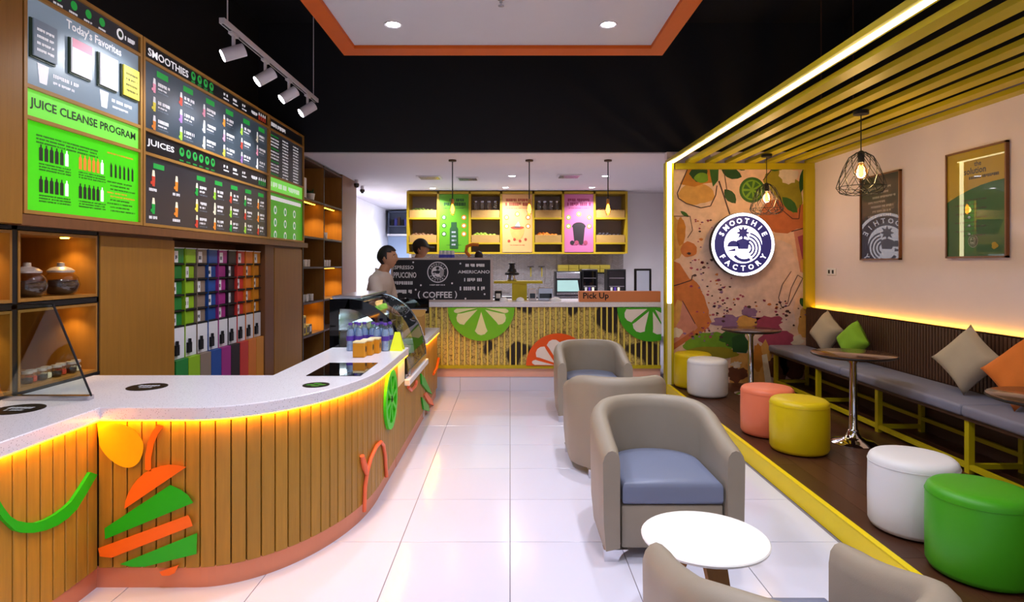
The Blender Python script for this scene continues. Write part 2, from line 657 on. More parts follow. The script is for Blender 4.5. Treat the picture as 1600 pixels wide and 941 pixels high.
# ================================================================== MENU BOARDS
def greek(mb, mp, u, v, w_, h, d=.002, m=0, seed=0, fill=.72):
    """a line of small unreadable print: letter-sized bars"""
    rg = random.Random(seed)
    x = u
    while x < u + w_ - h * .3:
        lw = h * rg.uniform(.35, .75)
        if rg.random() < .14:
            x += h * .5
            continue
        lw = min(lw, u + w_ - x)
        y0 = v + (h * .0 if rg.random() < .8 else h * .25)
        mb.flat([(x, y0), (x + lw * fill, y0), (x + lw * fill, v + h), (x, v + h)], mp, d, m)
        x += lw
    return mb


def cup(mb, mp, u, v, h, mc, mw=None, d=.003, handle=True):
    """flat print of a cup, glass or bottle"""
    w_ = h * .36
    mb.flat([(u - w_ * .38, v), (u + w_ * .38, v), (u + w_ * .5, v + h * .62), (u - w_ * .5, v + h * .62)], mp, d, mc)
    mb.flat([(u - w_ * .46, v + h * .62), (u + w_ * .46, v + h * .62), (u + w_ * .3, v + h), (u - w_ * .3, v + h)], mp, d, mw if mw is not None else mc)
    if handle:
        mb.flat(circ(u - w_ * .62, v + h * .2, w_ * .3, 8), mp, d + .0004, mc)


def lit(name, col, e):
    return pm(name, col, .35, var=.05, vscale=3, emit=e)


lit('lb_black', '17171b', .12)
lit('lb_slate', '3a4550', .35)
lit('lb_greyblue', '71808f', .5)
lit('lb_char', '2b2b31', .3)
lit('lb_green', '3fc40c', .55)
lit('lb_lime', '74d84a', .5)
lit('lb_dkgreen', '3c9a22', .4)
PR = ['white_print', 'green_print']
for nm_, c_ in (('pr_red', 'c8402c'), ('pr_orange', 'e58a2c'), ('pr_yellow', 'e9d84a'), ('pr_pink', 'e79ab4'), ('pr_purple', '9a6fb0'), ('pr_lime', '9ad23c'), ('pr_dark', '1d2b1a'), ('pr_cream', 'f3ead0'), ('pr_grey', '6d7887')):
    pm(nm_, c_, .5, emit=.3)
    PR.append(nm_)
W_, G_, R_, O_, Y_, PK_, PU_, LM_, DK_, CR_, GY_ = range(11)
mpl = mpL(FX)
ZR = [1.80, 2.27, 2.43, 2.905, 3.02]


extra = []


def board(y0, y1, label, panels, prints):
    t = thing('menu_board', (FX, (y0 + y1) / 2, ZR[0]), label, 'menu board')
    fw = .022
    fr = MB()
    for yy in (y0, y1 - fw):
        fr.box(FX, FX + .035, yy, yy + fw, ZR[0] - .02, ZR[4] + .02)
    for zz in (ZR[0] - .02, ZR[1] - .01, ZR[2] - .01, ZR[3] - .01, ZR[4]):
        fr.box(FX, FX + .034, y0 + fw, y1 - fw, zz, zz + .02)
    fr.build('frame', 'wood_frame', t)
    for i in range(4):
        b = ZR[i] if i == 0 else ZR[i] + .01
        a = ZR[i + 1] if i == 3 else ZR[i + 1] - .01
        p = MB().box(FX, FX + .018, y0 + fw, y1 - fw, b, a).build('panel', panels[i], t)
        mp = mpL(FX + .018)
        mb = MB()
        prints(i, mb, mp, y0 + fw, y1 - fw, b, a)
        if mb.v:
            mb.build('print', PR, p)['kind'] = 'stuff'
        for nm3, m3, c3 in extra:
            m3.build(nm3, PR[c3], p)
        extra.clear()
    return t


def prints1(i, mb, mp, a, b, z0, z1):
    w_ = b - a
    if i == 3:
        for k in range(5):
            mb.flat(circ(a + w_ * (.12 + k * .125), z0 + .062, .026, 14), mp, .002, G_)
            greek(mb, mp, a + w_ * (.08 + k * .125), z0 + .012, .07, .012, seed=k)
        mb.flat(circ(a + w_ * .80, z0 + .055, .034, 16), mp, .002, W_)
        mb.flat(circ(a + w_ * .80, z0 + .055, .02, 14), mp, .003, DK_)
        greek(mb, mp, a + w_ * .85, z0 + .035, .11, .028, seed=9)
    elif i == 2:
        mb.text("Today's Favorites", mp, a + w_ * .53, z1 - .055, width=w_ * .5, d=.021)
        for k, (c, y) in enumerate(((GY_, .04), (W_, .33), (W_, .58), (Y_, .81))):
            u = a + w_ * y
            cw = w_ * .17
            v0 = z0 + .155
            extra.append(('poster_card', MB().prism([(u, v0), (u + cw, v0), (u + cw, v0 + .19), (u, v0 + .19)], mp, .012, .02), c))
            extra.append(('card_backing', MB().prism([(u - .012, v0 - .012), (u + cw, v0 - .012), (u + cw, v0 + .19), (u - .012, v0 + .19)], mp, .001, .011), DK_))
            if k in (0, 3):
                for q in range(4):
                    greek(mb, mp, u + .02, v0 + .03 + q * .035, cw * .75, .014, .0205, DK_ if k == 3 else W_, seed=k * 5 + q)
            if k == 1:
                mb.flat([(u, v0 + .14), (u + cw, v0 + .14), (u + cw, v0 + .19), (u, v0 + .19)], mp, .0205, PK_)
        for k, y in enumerate((.13, .64)):
            u = a + w_ * y
            mb.flat([(u - .025, z0 + .03), (u + .025, z0 + .03), (u + .04, z0 + .13), (u - .04, z0 + .13)], mp, .002, W_)
            greek(mb, mp, u + .07, z0 + .085, .2, .02, seed=20 + k)
            greek(mb, mp, u + .07, z0 + .05, .16, .014, seed=30 + k)
    elif i == 1:
        mb.text('JUICE CLEANSE PROGRAM', mp, (a + b) / 2, (z0 + z1) / 2, width=w_ * .93, height=.062, m=DK_)
    else:
        for k in range(3):
            greek(mb, mp, a + w_ * .08, z1 - .07 - k * .018, w_ * .5, .009, m=DK_, seed=k)
        pal = [[DK_, GY_, R_, W_], [R_, O_, R_, W_], [O_, R_, DK_, W_], [DK_, G_, DK_, W_]]
        for q in range(4):
            cx = a + w_ * (.1 + .31 * (q % 2))
            cy = z0 + (.265 if q < 2 else .10)
            for k in range(6):
                u = cx + k * .037
                c = pal[q][(k * 3 + q) % 3] if k < 5 else W_
                mb.flat([(u, cy), (u + .026, cy), (u + .026, cy + .065), (u + .018, cy + .072), (u + .018, cy + .085), (u + .008, cy + .085), (u + .008, cy + .072), (u, cy + .065)], mp, .002, c)
            for k in range(3):
                greek(mb, mp, cx, cy - .02 - k * .015, .23, .008, m=DK_, seed=q * 9 + k)
        for k in range(6):
            u = a + w_ * .70 + k * .042
            mb.flat([(u, z0 + .26), (u + .018, z0 + .26), (u + .018, z0 + .33), (u + .006, z0 + .35), (u, z0 + .33)], mp, .002, DK_)
        for k in range(9):
            greek(mb, mp, a + w_ * (.7 if k % 3 else .67), z0 + .225 - k * .022, w_ * (.2 if k % 2 else .26), .009, m=O_ if k in (3, 4) else DK_, seed=70 + k)
        greek(mb, mp, a + w_ * .67, z1 - .06, w_ * .27, .01, m=O_, seed=99)


def prints2(i, mb, mp, a, b, z0, z1):
    w_ = b - a
    rg = random.Random(i)
    if i == 3 or i == 1:
        mb.text('SMOOTHIES' if i == 3 else 'JUICES', mp, a + w_ * (.15 if i == 3 else .1), (z0 + z1) / 2, width=w_ * (.25 if i == 3 else .16), height=.055)
        n = 4 if i == 3 else 6
        for k in range(n):
            u = a + w_ * (.31 if i == 3 else .23) + k * .095
            mb.flat(circ(u, (z0 + z1) / 2 + .012, .034, 14), mp, .002, G_)
            mb.flat(circ(u, (z0 + z1) / 2 + .018, .015, 10), mp, .003, DK_)
            greek(mb, mp, u - .03, z0 + .012, .06, .012, m=G_, seed=k)
        for k in range(3):
            u = a + w_ * (.55 + k * .085)
            greek(mb, mp, u, (z0 + z1) / 2 + .004, .08, .022, seed=40 + k)
            greek(mb, mp, u, (z0 + z1) / 2 - .026, .1, .013, seed=50 + k)
        greek(mb, mp, a + w_ * .82, (z0 + z1) / 2 - .012, .14, .03, seed=61)
        for k in range(4):
            cup(mb, mp, a + w_ * .905 + k * .047, z0 + .02, .07, (R_ if i == 3 else G_), W_, handle=False)
    elif i == 2:
        for c in range(6):
            u = a + w_ * (.06 + c * .165)
            top = z1 - .05 - .0
            mb.flat([(u + .03, top - .02), (u + .17, top - .02), (u + .17, top + .022), (u + .03, top + .022)], mp, .002, G_)
            for r in range(3):
                v = z1 - .19 - r * .128
                cup(mb, mp, u, v, .10, (PK_, CR_, R_, Y_, PK_, PU_, O_, W_, LM_)[(c * 2 + r * 3) % 9], W_)
                greek(mb, mp, u + .045, v + .06, .15, .024, seed=c * 7 + r)
                greek(mb, mp, u + .045, v + .035, .11, .012, m=W_, seed=c * 9 + r)
                greek(mb, mp, u + .045, v + .015, .13, .010, m=GY_, seed=c * 11 + r)
    else:
        for c in range(7):
            u = a + w_ * (.055 + c * .14)
            if c != 1:
                mb.flat([(u + .0, z1 - .075), (u + .13, z1 - .075), (u + .13, z1 - .04), (u + .0, z1 - .04)], mp, .002, G_)
            for r in range(2 if c < 2 else 3):
                dv = .19 if c < 2 else .125
                v = z1 - .20 - r * dv
                cup(mb, mp, u, v, .11 if c < 2 else .098, (R_, O_, G_, LM_, R_, G_, O_, Y_, CR_, LM_, R_, O_)[(c + r * 5) % 12], CR_)
                if c < 2:
                    greek(mb, mp, u - .05, v - .035, .1, .02, seed=c + r)
                else:
                    greek(mb, mp, u + .045, v + .06, .11, .022, seed=c * 7 + r)
                    greek(mb, mp, u + .045, v + .03, .09, .016, seed=c * 5 + r)
                    greek(mb, mp, u + .045, v + .008, .12, .009, m=GY_, seed=c * 3 + r)


def prints3(i, mb, mp, a, b, z0, z1):
    w_ = b - a
    if i == 3:
        greek(mb, mp, a + .05, (z0 + z1) / 2 - .02, .4, .04, seed=3)
    elif i == 2:
        for c in range(3):
            for r in range(13):
                greek(mb, mp, a + .04 + c * .32, z1 - .05 - r * .033, .22 if c < 1 else .17, .015, m=G_ if (c == 0 and r % 4 == 0) else W_, seed=c * 20 + r)
    elif i == 1:
        greek(mb, mp, a + .05, (z0 + z1) / 2 - .025, w_ * .85, .05, seed=8)
    else:
        mb.flat([(a + .03, z1 - .07), (b - .05, z1 - .07), (b - .05, z1 - .03), (a + .03, z1 - .03)], mp, .002, W_)
        for c in range(3):
            for r in range(3):
                u, v = a + .16 + c * .28, z1 - .17 - r * .13
                mb.flat(circ(u, v, .038, 14, ry=.045), mp, .002, W_)
                mb.flat(circ(u, v, .022, 12, ry=.028), mp, .003, G_)


board(3.05, 4.035, 'backlit menu board with grey favourites panel over bright green juice cleanse panel', ['lb_green', 'lb_lime', 'lb_greyblue', 'lb_char'], prints1)
board(4.045, 6.16, 'wide backlit menu board listing smoothies above juices on dark panels', ['lb_char', 'lb_black', 'lb_slate', 'lb_black'], prints2)
board(6.17, 7.20, 'narrow menu board with dark text panel above a plain green panel', ['lb_dkgreen', 'lb_lime', 'lb_char', 'lb_black'], prints3)

# ================================================================== LEFT CABINETS
CX = -2.5
pm('wood_in', '9c6a28', .5, var=.2, vscale=4, stretch=(8, 8, .6))


def spot_in(x, y, z, p=5, parent=None):
    l = light('shelf_spot_light', 'SPOT', (x, y, z), p, (1, .62, .2), .015, angle=2.0, blend=.8)
    if parent:
        l.parent = parent
        o = OFF[parent.name]
        l.location = (x - o[0], y - o[1], z - o[2])


def puck(x, y, z, parent):
    MB().lathe([(.0001, -.006), (.02, -.006), (.024, 0), (.0001, 0)], (x, y, z), 12).build('spot_lamp', 'bulb_glow', parent)


t = thing('display_cabinet', (-2.75, 3.1, 0), 'wooden display cabinet with black framed open lit compartments', 'cabinet')
YA = (1.9, 2.46, 3.07, 3.70)
body = MB().box(-3.0, CX, YA[0], YA[3], 0, .855)
body.box(-3.0, -2.96, YA[0], YA[3], .855, 1.72).build('body', 'wood_in', t)
fr = MB()
for k, y in enumerate(YA):
    fr.box(-2.96, CX, y - .018 if k else y, y + .018 if k < 3 else y, .855, 1.72)
fr.box(CX - .03, CX, YA[0], YA[3], 1.295, 1.325).box(CX - .03, CX, YA[0], YA[3], 1.70, 1.72).box(CX - .03, CX + .005, YA[0], YA[3], .855, .875)
fr.build('frame', 'black_metal', t)
for j in range(3):
    y0, y1 = YA[j] + .019, YA[j + 1] - .019
    for z0, z1 in ((.875, 1.29), (1.33, 1.695)):
        # lining of each compartment: a wooden box open at the front
        q = MB().box(-2.958, -2.945, y0, y1, z0, z1).box(-2.945, CX + .004, y0, y0 + .014, z0, z1).box(-2.945, CX + .004, y1 - .014, y1, z0, z1)
        q.box(-2.945, CX + .004, y0 + .014, y1 - .014, z0, z0 + .016).box(-2.945, CX + .004, y0 + .014, y1 - .014, z1 - .014, z1)
        q.build('compartment', 'wood_in', t)
        if j > 0:
            puck(-2.62, y1 - .1, z1 - .0145, t)
            spot_in(-2.62, y1 - .1, z1 - .03, 3.0, t)
pm('choc', '3a2216', .5, var=.4, vscale=60)
pm('foil', 'cfc0b4', .3, metal=.4, var=.3, vscale=80)
for k, (px, lb) in enumerate(((42, 'round glass jar of chocolates, beside the cabinet upright'), (95, 'round glass jar of chocolates, nearer the shelf spot lamp'))):
    Y = 2.60 * F / (VX - px)
    c = (-2.60, Y, 1.347)
    t = thing('chocolate_jar', c, lb, 'jar', 'chocolate jars on the upper shelf')
    MB().lathe([(.06, 0), (.085, .02), (.095, .06), (.085, .10), (.06, .125), (.064, .13)], c, 20).build('jar', jarglass, t, 60)
    MB().lathe([(.052, .004), (.078, .022), (.087, .06), (.08, .085), (.0001, .09)], c, 20).build('chocolates', 'choc', t, 60)
    MB().lathe([(.066, .13), (.068, .14), (.05, .155), (.02, .165), (.018, .185), (.0001, .188)], c, 20).build('lid', 'foil', t, 60)
for k in range(8):
    px = 42 + k * 11.5
    Y = 2.555 * F / (VX - px)
    c = (-2.555 - .015 * (k % 2), Y, .892)
    t = thing('small_jar', c, 'small glass jar of dried fruit on the lower lit shelf', 'jar', 'small jars on the lower shelf')
    MB().lathe([(.024, 0), (.028, .006), (.028, .045), (.022, .052)], c, 12).build('jar', jarglass, t, 60)
    MB().lathe([(.022, .003), (.025, .008), (.025, .03), (.0001, .032)], c, 12).build('contents', ['choc', 'pr_red', 'choc', 'pr_cream'][k % 4], t, 60)
    MB().lathe([(.025, .052), (.025, .066), (.0001, .067)], c, 12).build('lid', 'foil', t, 40)

t = thing('tall_cabinet', (-2.745, 4.13, 0), 'plain wooden tall cabinet between display cabinet and colour wall', 'cabinet')
MB().box(-2.985, CX - .02, 3.702, 4.548, 0, 1.72).build('body', 'wood_end', t)
MB().rbox(CX - .019, CX, 3.715, 4.535, .02, 1.70, .002, 1).build('door', 'wood_panel', t)
# --- colour wall: nine columns
cols = [('green', '1f7a34'), ('lime', '8ab61c'), ('taupe', '8a7668'), ('blue', '1d4b96'), ('magenta', 'a02a80'), ('black', '241a22'), ('red', 'd0342c'), ('orange', 'e07a22'), ('amber', 'd88a1c')]
cols = [(a, b) for a, b in cols]
t = thing('pod_display', (-2.75, 5.38, 0), 'tall rack of nine rainbow coloured columns of pigeonholes', 'rack')
Y0, PIT = 4.56, 1.63 / 9
MB().box(-3.0, -2.80, Y0 - .01, 6.44, 0, 1.72).box(-2.80, CX, 6.21, 6.44, 0, 1.72).build('body', 'wood_end', t)
ZS = [.80, 1.045, 1.165, 1.285, 1.405, 1.525, 1.645]
sh = MB()
for z in ZS[1:6]:
    sh.box(-2.80, CX - .035, Y0, Y0 + 9 * PIT, z - .006, z + .006)
sh.build('shelves', 'black_metal', t)
for k, (cn, cc) in enumerate(cols):
    a, b = Y0 + k * PIT, Y0 + (k + 1) * PIT
    pm('pod_' + cn, cc, .45, var=.05)
    MB().box(-2.80, CX - .005, a + .004, b - .004, .02, .795).build('door', 'pod_' + cn, t)
    MB().box(-2.80, CX - .03, a, a + .006, .80, 1.65).build('divider', 'pod_' + cn, t)
    MB().box(-2.80, -2.79, a + .006, b, 1.05, 1.65).build('back_panel', 'pod_' + cn, t)
    bn = MB().box(-2.80, CX - .035, a + .008, b - .006, .80, 1.037).build('bin', 'white_leather', t)
    MB().box(CX - .035, CX - .015, a + .025, a + .075, .83, .91).cyl((CX - .02, a + .05, .90), (CX - .02, a + .05, .94), .012, n=8).build('spout', 'black_metal', bn)
    for r in range(5):
        z = ZS[1 + r] + .0065
        lb = '%s carton standing in %s row of the rainbow rack' % (cn, ['the lowest', 'the second lowest', 'the middle', 'the second highest', 'the top'][r])
        q = thing('carton', (CX - .12, (a + b) / 2, z), lb, 'carton', 'cartons in the rainbow rack')
        tp = r == 4
        MB().rbox(-2.72, CX - .05 if not tp else CX - .035, a + .02, b - .012, z, z + (.10 if not tp else .112), .004, 1).build('box', 'pod_' + cn, q)
        if (r + k) % 2 == 0:
            mp = mpL(CX - .05 if not tp else CX - .035)
            l_ = MB().flat([(a + .024, z + .006), (a + .085, z + .006), (a + .085, z + .094), (a + .024, z + .094)], mp, .0015)
            greek(l_, mp, a + .03, z + .03, .045, .03, .003, 1, seed=k * 5 + r)
            l_.build('label', ['white_leather', 'black_metal'], q)
        if tp:
            MB().rbox(-2.725, CX - .03, a + .016, b - .008, z + .113, z + .122, .003, 1).build('lid', 'white_leather', q)
t = thing('tall_cabinet', (-2.75, 6.9, 0), 'plain wooden tall cabinet between colour wall and open shelving', 'cabinet')
MB().box(-2.985, CX - .02, 6.442, 7.328, 0, 1.718).build('body', 'wood_end', t)
MB().rbox(CX - .019, CX, 6.46, 7.31, .02, 1.70, .002, 1).build('door', 'wood_panel', t)

# --- tall open shelving
t = thing('open_shelving', (-2.75, 8.2, 0), 'tall open wooden shelving with black frame and warm lamps', 'shelving')
YB = (7.34, 8.17, 9.05)
MB().box(-3.0, -2.95, YB[0], YB[2], 0, 2.84).build('back_panel', 'wood_in', t)
ZB = [.10, .63, 1.04, 1.48, 1.86, 2.33, 2.82]
for k, y in enumerate(YB):
    MB().box(-2.95, CX, y - .012, y + .012, 0, 2.84).build('upright', 'wood_in', t)
    MB().box(CX + .0002, CX + .004, y - .012, y + .012, 0, 2.84).build('edge_strip', 'black_metal', t)
for z in ZB:
    for j in range(2):
        MB().box(-2.95, CX, YB[j] + .0125, YB[j + 1] - .0125, z - .012, z + .012).build('shelf', 'wood_dark', t)
for (j, zi) in ((0, 5), (1, 5), (1, 3), (0, 2)):
    y = YB[j + 1] - .18
    MB().box(-2.62, -2.60, YB[j] + .05, YB[j + 1] - .05, ZB[zi] - .018, ZB[zi] - .0125).build('light_strip', 'led_warm', t)
    spot_in(-2.62, YB[j + 1] - .22, ZB[zi] - .04, 16, t)
pm('ceramic', 'e8e4de', .3)
pm('pot_leaf', '2c5a2a', .6)


def mug(x, y, z, label, grp):
    q = thing('mug', (x, y, z), label, 'mug', grp)
    MB().lathe([(.034, 0), (.04, .004), (.042, .09), (.037, .09), (.034, .01), (.0001, .01)], (x, y, z), 16).build('cup', 'ceramic', q, 50)
    MB().tube([(x + .02, y - .036, z + .075), (x + .03, y - .066, z + .065), (x + .03, y - .066, z + .03), (x + .02, y - .036, z + .02)], .006, 6).build('handle', 'ceramic', q, 60)


for k, (y, zi, lb) in enumerate(((7.48, 4, 'first'), (8.33, 4, ''), (8.45, 4, ''))):
    mug(-2.58, y, ZB[zi] + .0125, 'white mug under the strip lamp of the open shelving', 'mugs in the lit upper bays')
for k, y in enumerate((7.48, 7.60, 7.72, 8.35, 8.48, 8.60)):
    mug(-2.58, y, ZB[3] + .0125, 'white mug in the unlit middle bays of the open shelving', 'mugs in the middle bays')
for k, y in enumerate((7.50, 7.66, 7.85)):
    mug(-2.58, y, ZB[2] + .0125, 'white mug in the bay just above the lowest lit bay', 'mugs in the low dark bay')
pm('tin_yellow', 'd3b92a', .4)
for k, (y, z) in enumerate(((7.5, 0), (7.62, 0), (7.5, .125), (7.72, 0))):
    q = thing('tea_tin', (-2.58, y, ZB[1] + .0125 + z), 'yellow tea box stacked in the lowest lit bay' if k != 3 else 'black tea box beside the yellow tea boxes', 'box', 'tea boxes' if k != 3 else None)
    MB().rbox(-2.63, -2.53, y - .05, y + .05, ZB[1] + .0125 + z, ZB[1] + .135 + z, .004, 1).build('box', 'tin_yellow' if k != 3 else 'black_metal', q)
    MB().flat([(y - .03, ZB[1] + .04 + z), (y + .03, ZB[1] + .04 + z), (y + .03, ZB[1] + .11 + z), (y - .03, ZB[1] + .11 + z)], mpL(-2.53), .001).build('label', 'wood_dark' if k != 3 else 'ceramic', q)
for k, y in enumerate((7.42, 7.52, 7.62)):
    tag(MB().rbox(-2.75, -2.56, y - .04, y + .04, ZB[5] + .0125, ZB[5] + .32 - k * .02, .006, 1).build('storage_box', 'ceramic', None, off=(-2.65, y, ZB[5] + .0125)), 'tall white box file standing on the top shelf', 'box', 'white boxes on the top shelf')
for k, (y, r) in enumerate(((7.92, .06), (8.36, .045))):
    q = thing('potted_plant', (-2.6, y, ZB[5] + .0125), 'white pot with a bushy green plant on the top shelf' if k == 0 else 'small white pot with sprouts beside the shelf divider', 'plant')
    MB().lathe([(r * .75, 0), (r, .1), (r * .85, .1), (r * .8, .08), (.0001, .08)], (-2.6, y, ZB[5] + .0125), 14).build('pot', 'ceramic', q, 40)
    lf = MB()
    for a in range(22 if k == 0 else 10):
        t_, e = random.uniform(0, 6.28), random.uniform(.2, 1.2)
        L_ = random.uniform(.06, .15) * (1 if k == 0 else .5)
        d = Vector((math.cos(t_) * math.cos(e), math.sin(t_) * math.cos(e), math.sin(e)))
        b_ = Vector((-2.6, y, ZB[5] + .09))
        s_ = d.cross(Vector((0, 0, 1))).normalized() * .016
        lf.add([b_, b_ + d * L_ * .5 + s_, b_ + d * L_, b_ + d * L_ * .5 - s_], [(0, 1, 2, 3)])
    lf.build('leaves', 'pot_leaf', q)
tag(MB().box(-3.0, CX, 9.063, 9.9, 0, 2.859).build('trim_2', 'wood_end'), 'brown wood end panel closing the open shelving', 'panel', kind='structure')
# ================================================================== SERVICE COUNTER
def ell(n=18):
    o = []
    for i in range(n + 1):
        a = -PI / 2 + PI / 2 * i / n
        o.append((-1.49 + .65 * math.cos(a), 3.95 + 1.10 * math.sin(a)))
    return o


LX = -1.93
PATH1 = [(LX, .9), (LX, 2.85)]
PATH2 = [(LX, 2.85)] + ell() + [(-.84, 4.56)]


def resample(path, step):
    d = [0]
    for a, b in zip(path, path[1:]):
        d.append(d[-1] + math.dist(a, b))
    n = max(1, round(d[-1] / step))
    out = []
    for i in range(n + 1):
        s = d[-1] * i / n
        k = 0
        while k < len(d) - 2 and d[k + 1] < s:
            k += 1
        t = (s - d[k]) / max(1e-9, d[k + 1] - d[k])
        a, b = path[k], path[k + 1]
        out.append((a[0] + (b[0] - a[0]) * t, a[1] + (b[1] - a[1]) * t))
    return out


def offs(path, d):
    """offset to the right of travel (outwards)"""
    o = []
    for i, p in enumerate(path):
        ns = []
        for a, b in ((i - 1, i), (i, i + 1)):
            if a < 0 or b >= len(path):
                continue
            tx, ty = path[b][0] - path[a][0], path[b][1] - path[a][1]
            l = math.hypot(tx, ty) or 1
            ns.append((ty / l, -tx / l))
        nx, ny = sum(q[0] for q in ns), sum(q[1] for q in ns)
        l = math.hypot(nx, ny)
        nx, ny = nx / l, ny / l
        c = nx * ns[0][0] + ny * ns[0][1]
        o.append((p[0] + nx * d / c, p[1] + ny * d / c))
    return o


def ribbon(path, d0, d1, z0, z1):
    """wall following the path between two offsets"""
    a, b = offs(path, d0), offs(path, d1)
    n = len(path)
    v = []
    for z in (z0, z1):
        v += [(x, y, z) for x, y in a] + [(x, y, z) for x, y in b]
    f = []
    for i in range(n - 1):
        f.append((i, i + 1, 2 * n + i + 1, 2 * n + i))
        f.append((n + i, 3 * n + i, 3 * n + i + 1, n + i + 1))
        f.append((2 * n + i, 2 * n + i + 1, 3 * n + i + 1, 3 * n + i))
        f.append((i, n + i, n + i + 1, i + 1))
    f.append((0, 2 * n, 3 * n, n))
    f.append((n - 1, 2 * n - 1, 4 * n - 1, 3 * n - 1))
    return MB().add(v, f)


SLAT = {}


def slat_row(path, root, z0, z1, pitch=.07, gap=.006, th=.02, mat='wood'):
    pts = resample(path, pitch)
    o = OFF[root.name]
    for a, b in zip(pts, pts[1:]):
        w_ = round(math.dist(a, b) - gap, 4)
        key = (w_, z1 - z0, mat)
        ang = math.atan2(b[1] - a[1], b[0] - a[0])
        c = ((a[0] + b[0]) / 2 - o[0], (a[1] + b[1]) / 2 - o[1], z0 - o[2])
        if key not in SLAT:
            mb = MB().rbox(-w_ / 2, w_ / 2, 0, th, 0, z1 - z0, .0025, 1)
            q = mb.build('slat', mat, root, off=(0, 0, 0))
            SLAT[key] = q.data
            q.location = c
            q.rotation_euler = (0, 0, ang)
        else:
            inst(SLAT[key], 'slat', root, c, (0, 0, ang))


pm('cream_panel', 'eadfb8', .5)
sc = thing('service_counter', (-1.6, 3.2, 0), 'curved service counter clad in vertical wooden slats with fruit emblems', 'counter')
FULL = PATH1[:-1] + PATH2
full_d = resample(PATH1, .3)[:-1] + resample([PATH2[0], PATH2[1]], .1)[:-1] + ell(30) + [(-.84, 4.15), (-.84, 4.56)]
ribbon(full_d, -.022, -.06, .02, .797).build('core', 'core_dark', sc)
ribbon(full_d, -.018, -.034, 0, .10).build('kick_plate', 'copper', sc)
slat_row(PATH1, sc, .10, .797)
slat_row(PATH2, sc, .10, .797, pitch=.068)
ribbon(full_d, .026, .003, .7955, .7985).build('light_strip', 'led_counter', sc)
slat_row([(-.84, 4.565), (-.84, 4.85)], sc, .10, .598)
MB().box(-.90, -.862, 4.565, 4.82, .02, .598).build('core_end', 'core_dark', sc)
MB().box(-.862, -.856, 4.562, 4.86, 0, .10).build('kick_plate', 'copper', sc)
MB().box(-.87, -.84, 4.565, 4.85, .60, .797).build('end_panel', 'cream_panel', sc)
MB().box(-.837, -.816, 4.57, 4.84, .7955, .7985).build('light_strip', 'led_counter', sc)
MB().box(-1.42, -.87, 4.82, 4.85, 0, .797).build('end_cheek', 'white_leather', sc)
# worktop
top = offs(full_d, .03)
poly = top + [(-.81, 4.86), (-1.42, 4.86), (-1.42, 3.64), (CX + .009, 3.64), (CX + .009, .9)]
tb = bmesh.new()
vs = [tb.verts.new((x, y, .80)) for x, y in poly]
tb.faces.new(vs)
bmesh.ops.recalc_face_normals(tb, faces=tb.faces[:])
ex = bmesh.ops.extrude_face_region(tb, geom=tb.faces[:])
bmesh.ops.translate(tb, vec=(0, 0, .06), verts=[g for g in ex['geom'] if isinstance(g, bmesh.types.BMVert)])
bmesh.ops.recalc_face_normals(tb, faces=tb.faces[:])
es = [e for e in tb.edges if abs(e.verts[0].co.z - e.verts[1].co.z) < 1e-4]
bmesh.ops.bevel(tb, geom=es, offset=.004, segments=1, affect='EDGES')
me = bpy.data.meshes.new('worktop')
tb.to_mesh(me)
tb.free()
me.materials.append(MATS['terrazzo'])
wt = bpy.data.objects.new('worktop', me)
COL.objects.link(wt)
tag(wt, 'white speckled stone worktop curving over the slatted counter', 'worktop')

# emblems on the face towards the room
mpf = lambda px, py, d: P(px, py, 2.848 - d)
pm('em_green', '18b012', .4)
pm('em_orange', 'f06a10', .4)
pm('em_yellow', 'f9ab08', .4)


def bez(pts, n=40):
    """closed smooth outline through points (Catmull-Rom)"""
    o = []
    N_ = len(pts)
    k = max(2, n // N_)
    for i in range(N_):
        p0, p1, p2, p3 = pts[i - 1], pts[i], pts[(i + 1) % N_], pts[(i + 2) % N_]
        for j in range(k):
            t = j / k
            o.append(tuple(.5 * (2 * p1[c] + (p2[c] - p0[c]) * t + (2 * p0[c] - 5 * p1[c] + 4 * p2[c] - p3[c]) * t * t + (3 * p1[c] - p0[c] - 3 * p2[c] + p3[c]) * t ** 3) for c in (0, 1)))
    return o


def emblem(name, polyg, mat, mp, root, d0=.001, d1=.016):
    ok = [(x, y) for x, y in polyg]
    pts0 = [mp(x, y, d0) for x, y in ok]
    return prism3(ok, mp, d0, d1).build(name, mat, root)


def prism3(poly, mp, d0, d1):
    n = len(poly)
    F_ = [Vector(mp(u, v, d1)) for u, v in poly]
    B_ = [Vector(mp(u, v, d0)) for u, v in poly]
    nrm = Vector((0, 0, 0))
    for i in range(n):
        nrm += F_[i].cross(F_[(i + 1) % n])
    out = sum((f - b for f, b in zip(F_, B_)), Vector((0, 0, 0)))
    if nrm.dot(out) < 0:
        F_.reverse(); B_.reverse()
    f = [tuple(range(n)), tuple(range(2 * n - 1, n - 1, -1))] + [(i, n + i, n + (i + 1) % n, (i + 1) % n) for i in range(n)]
    return MB().add(F_ + B_, f)


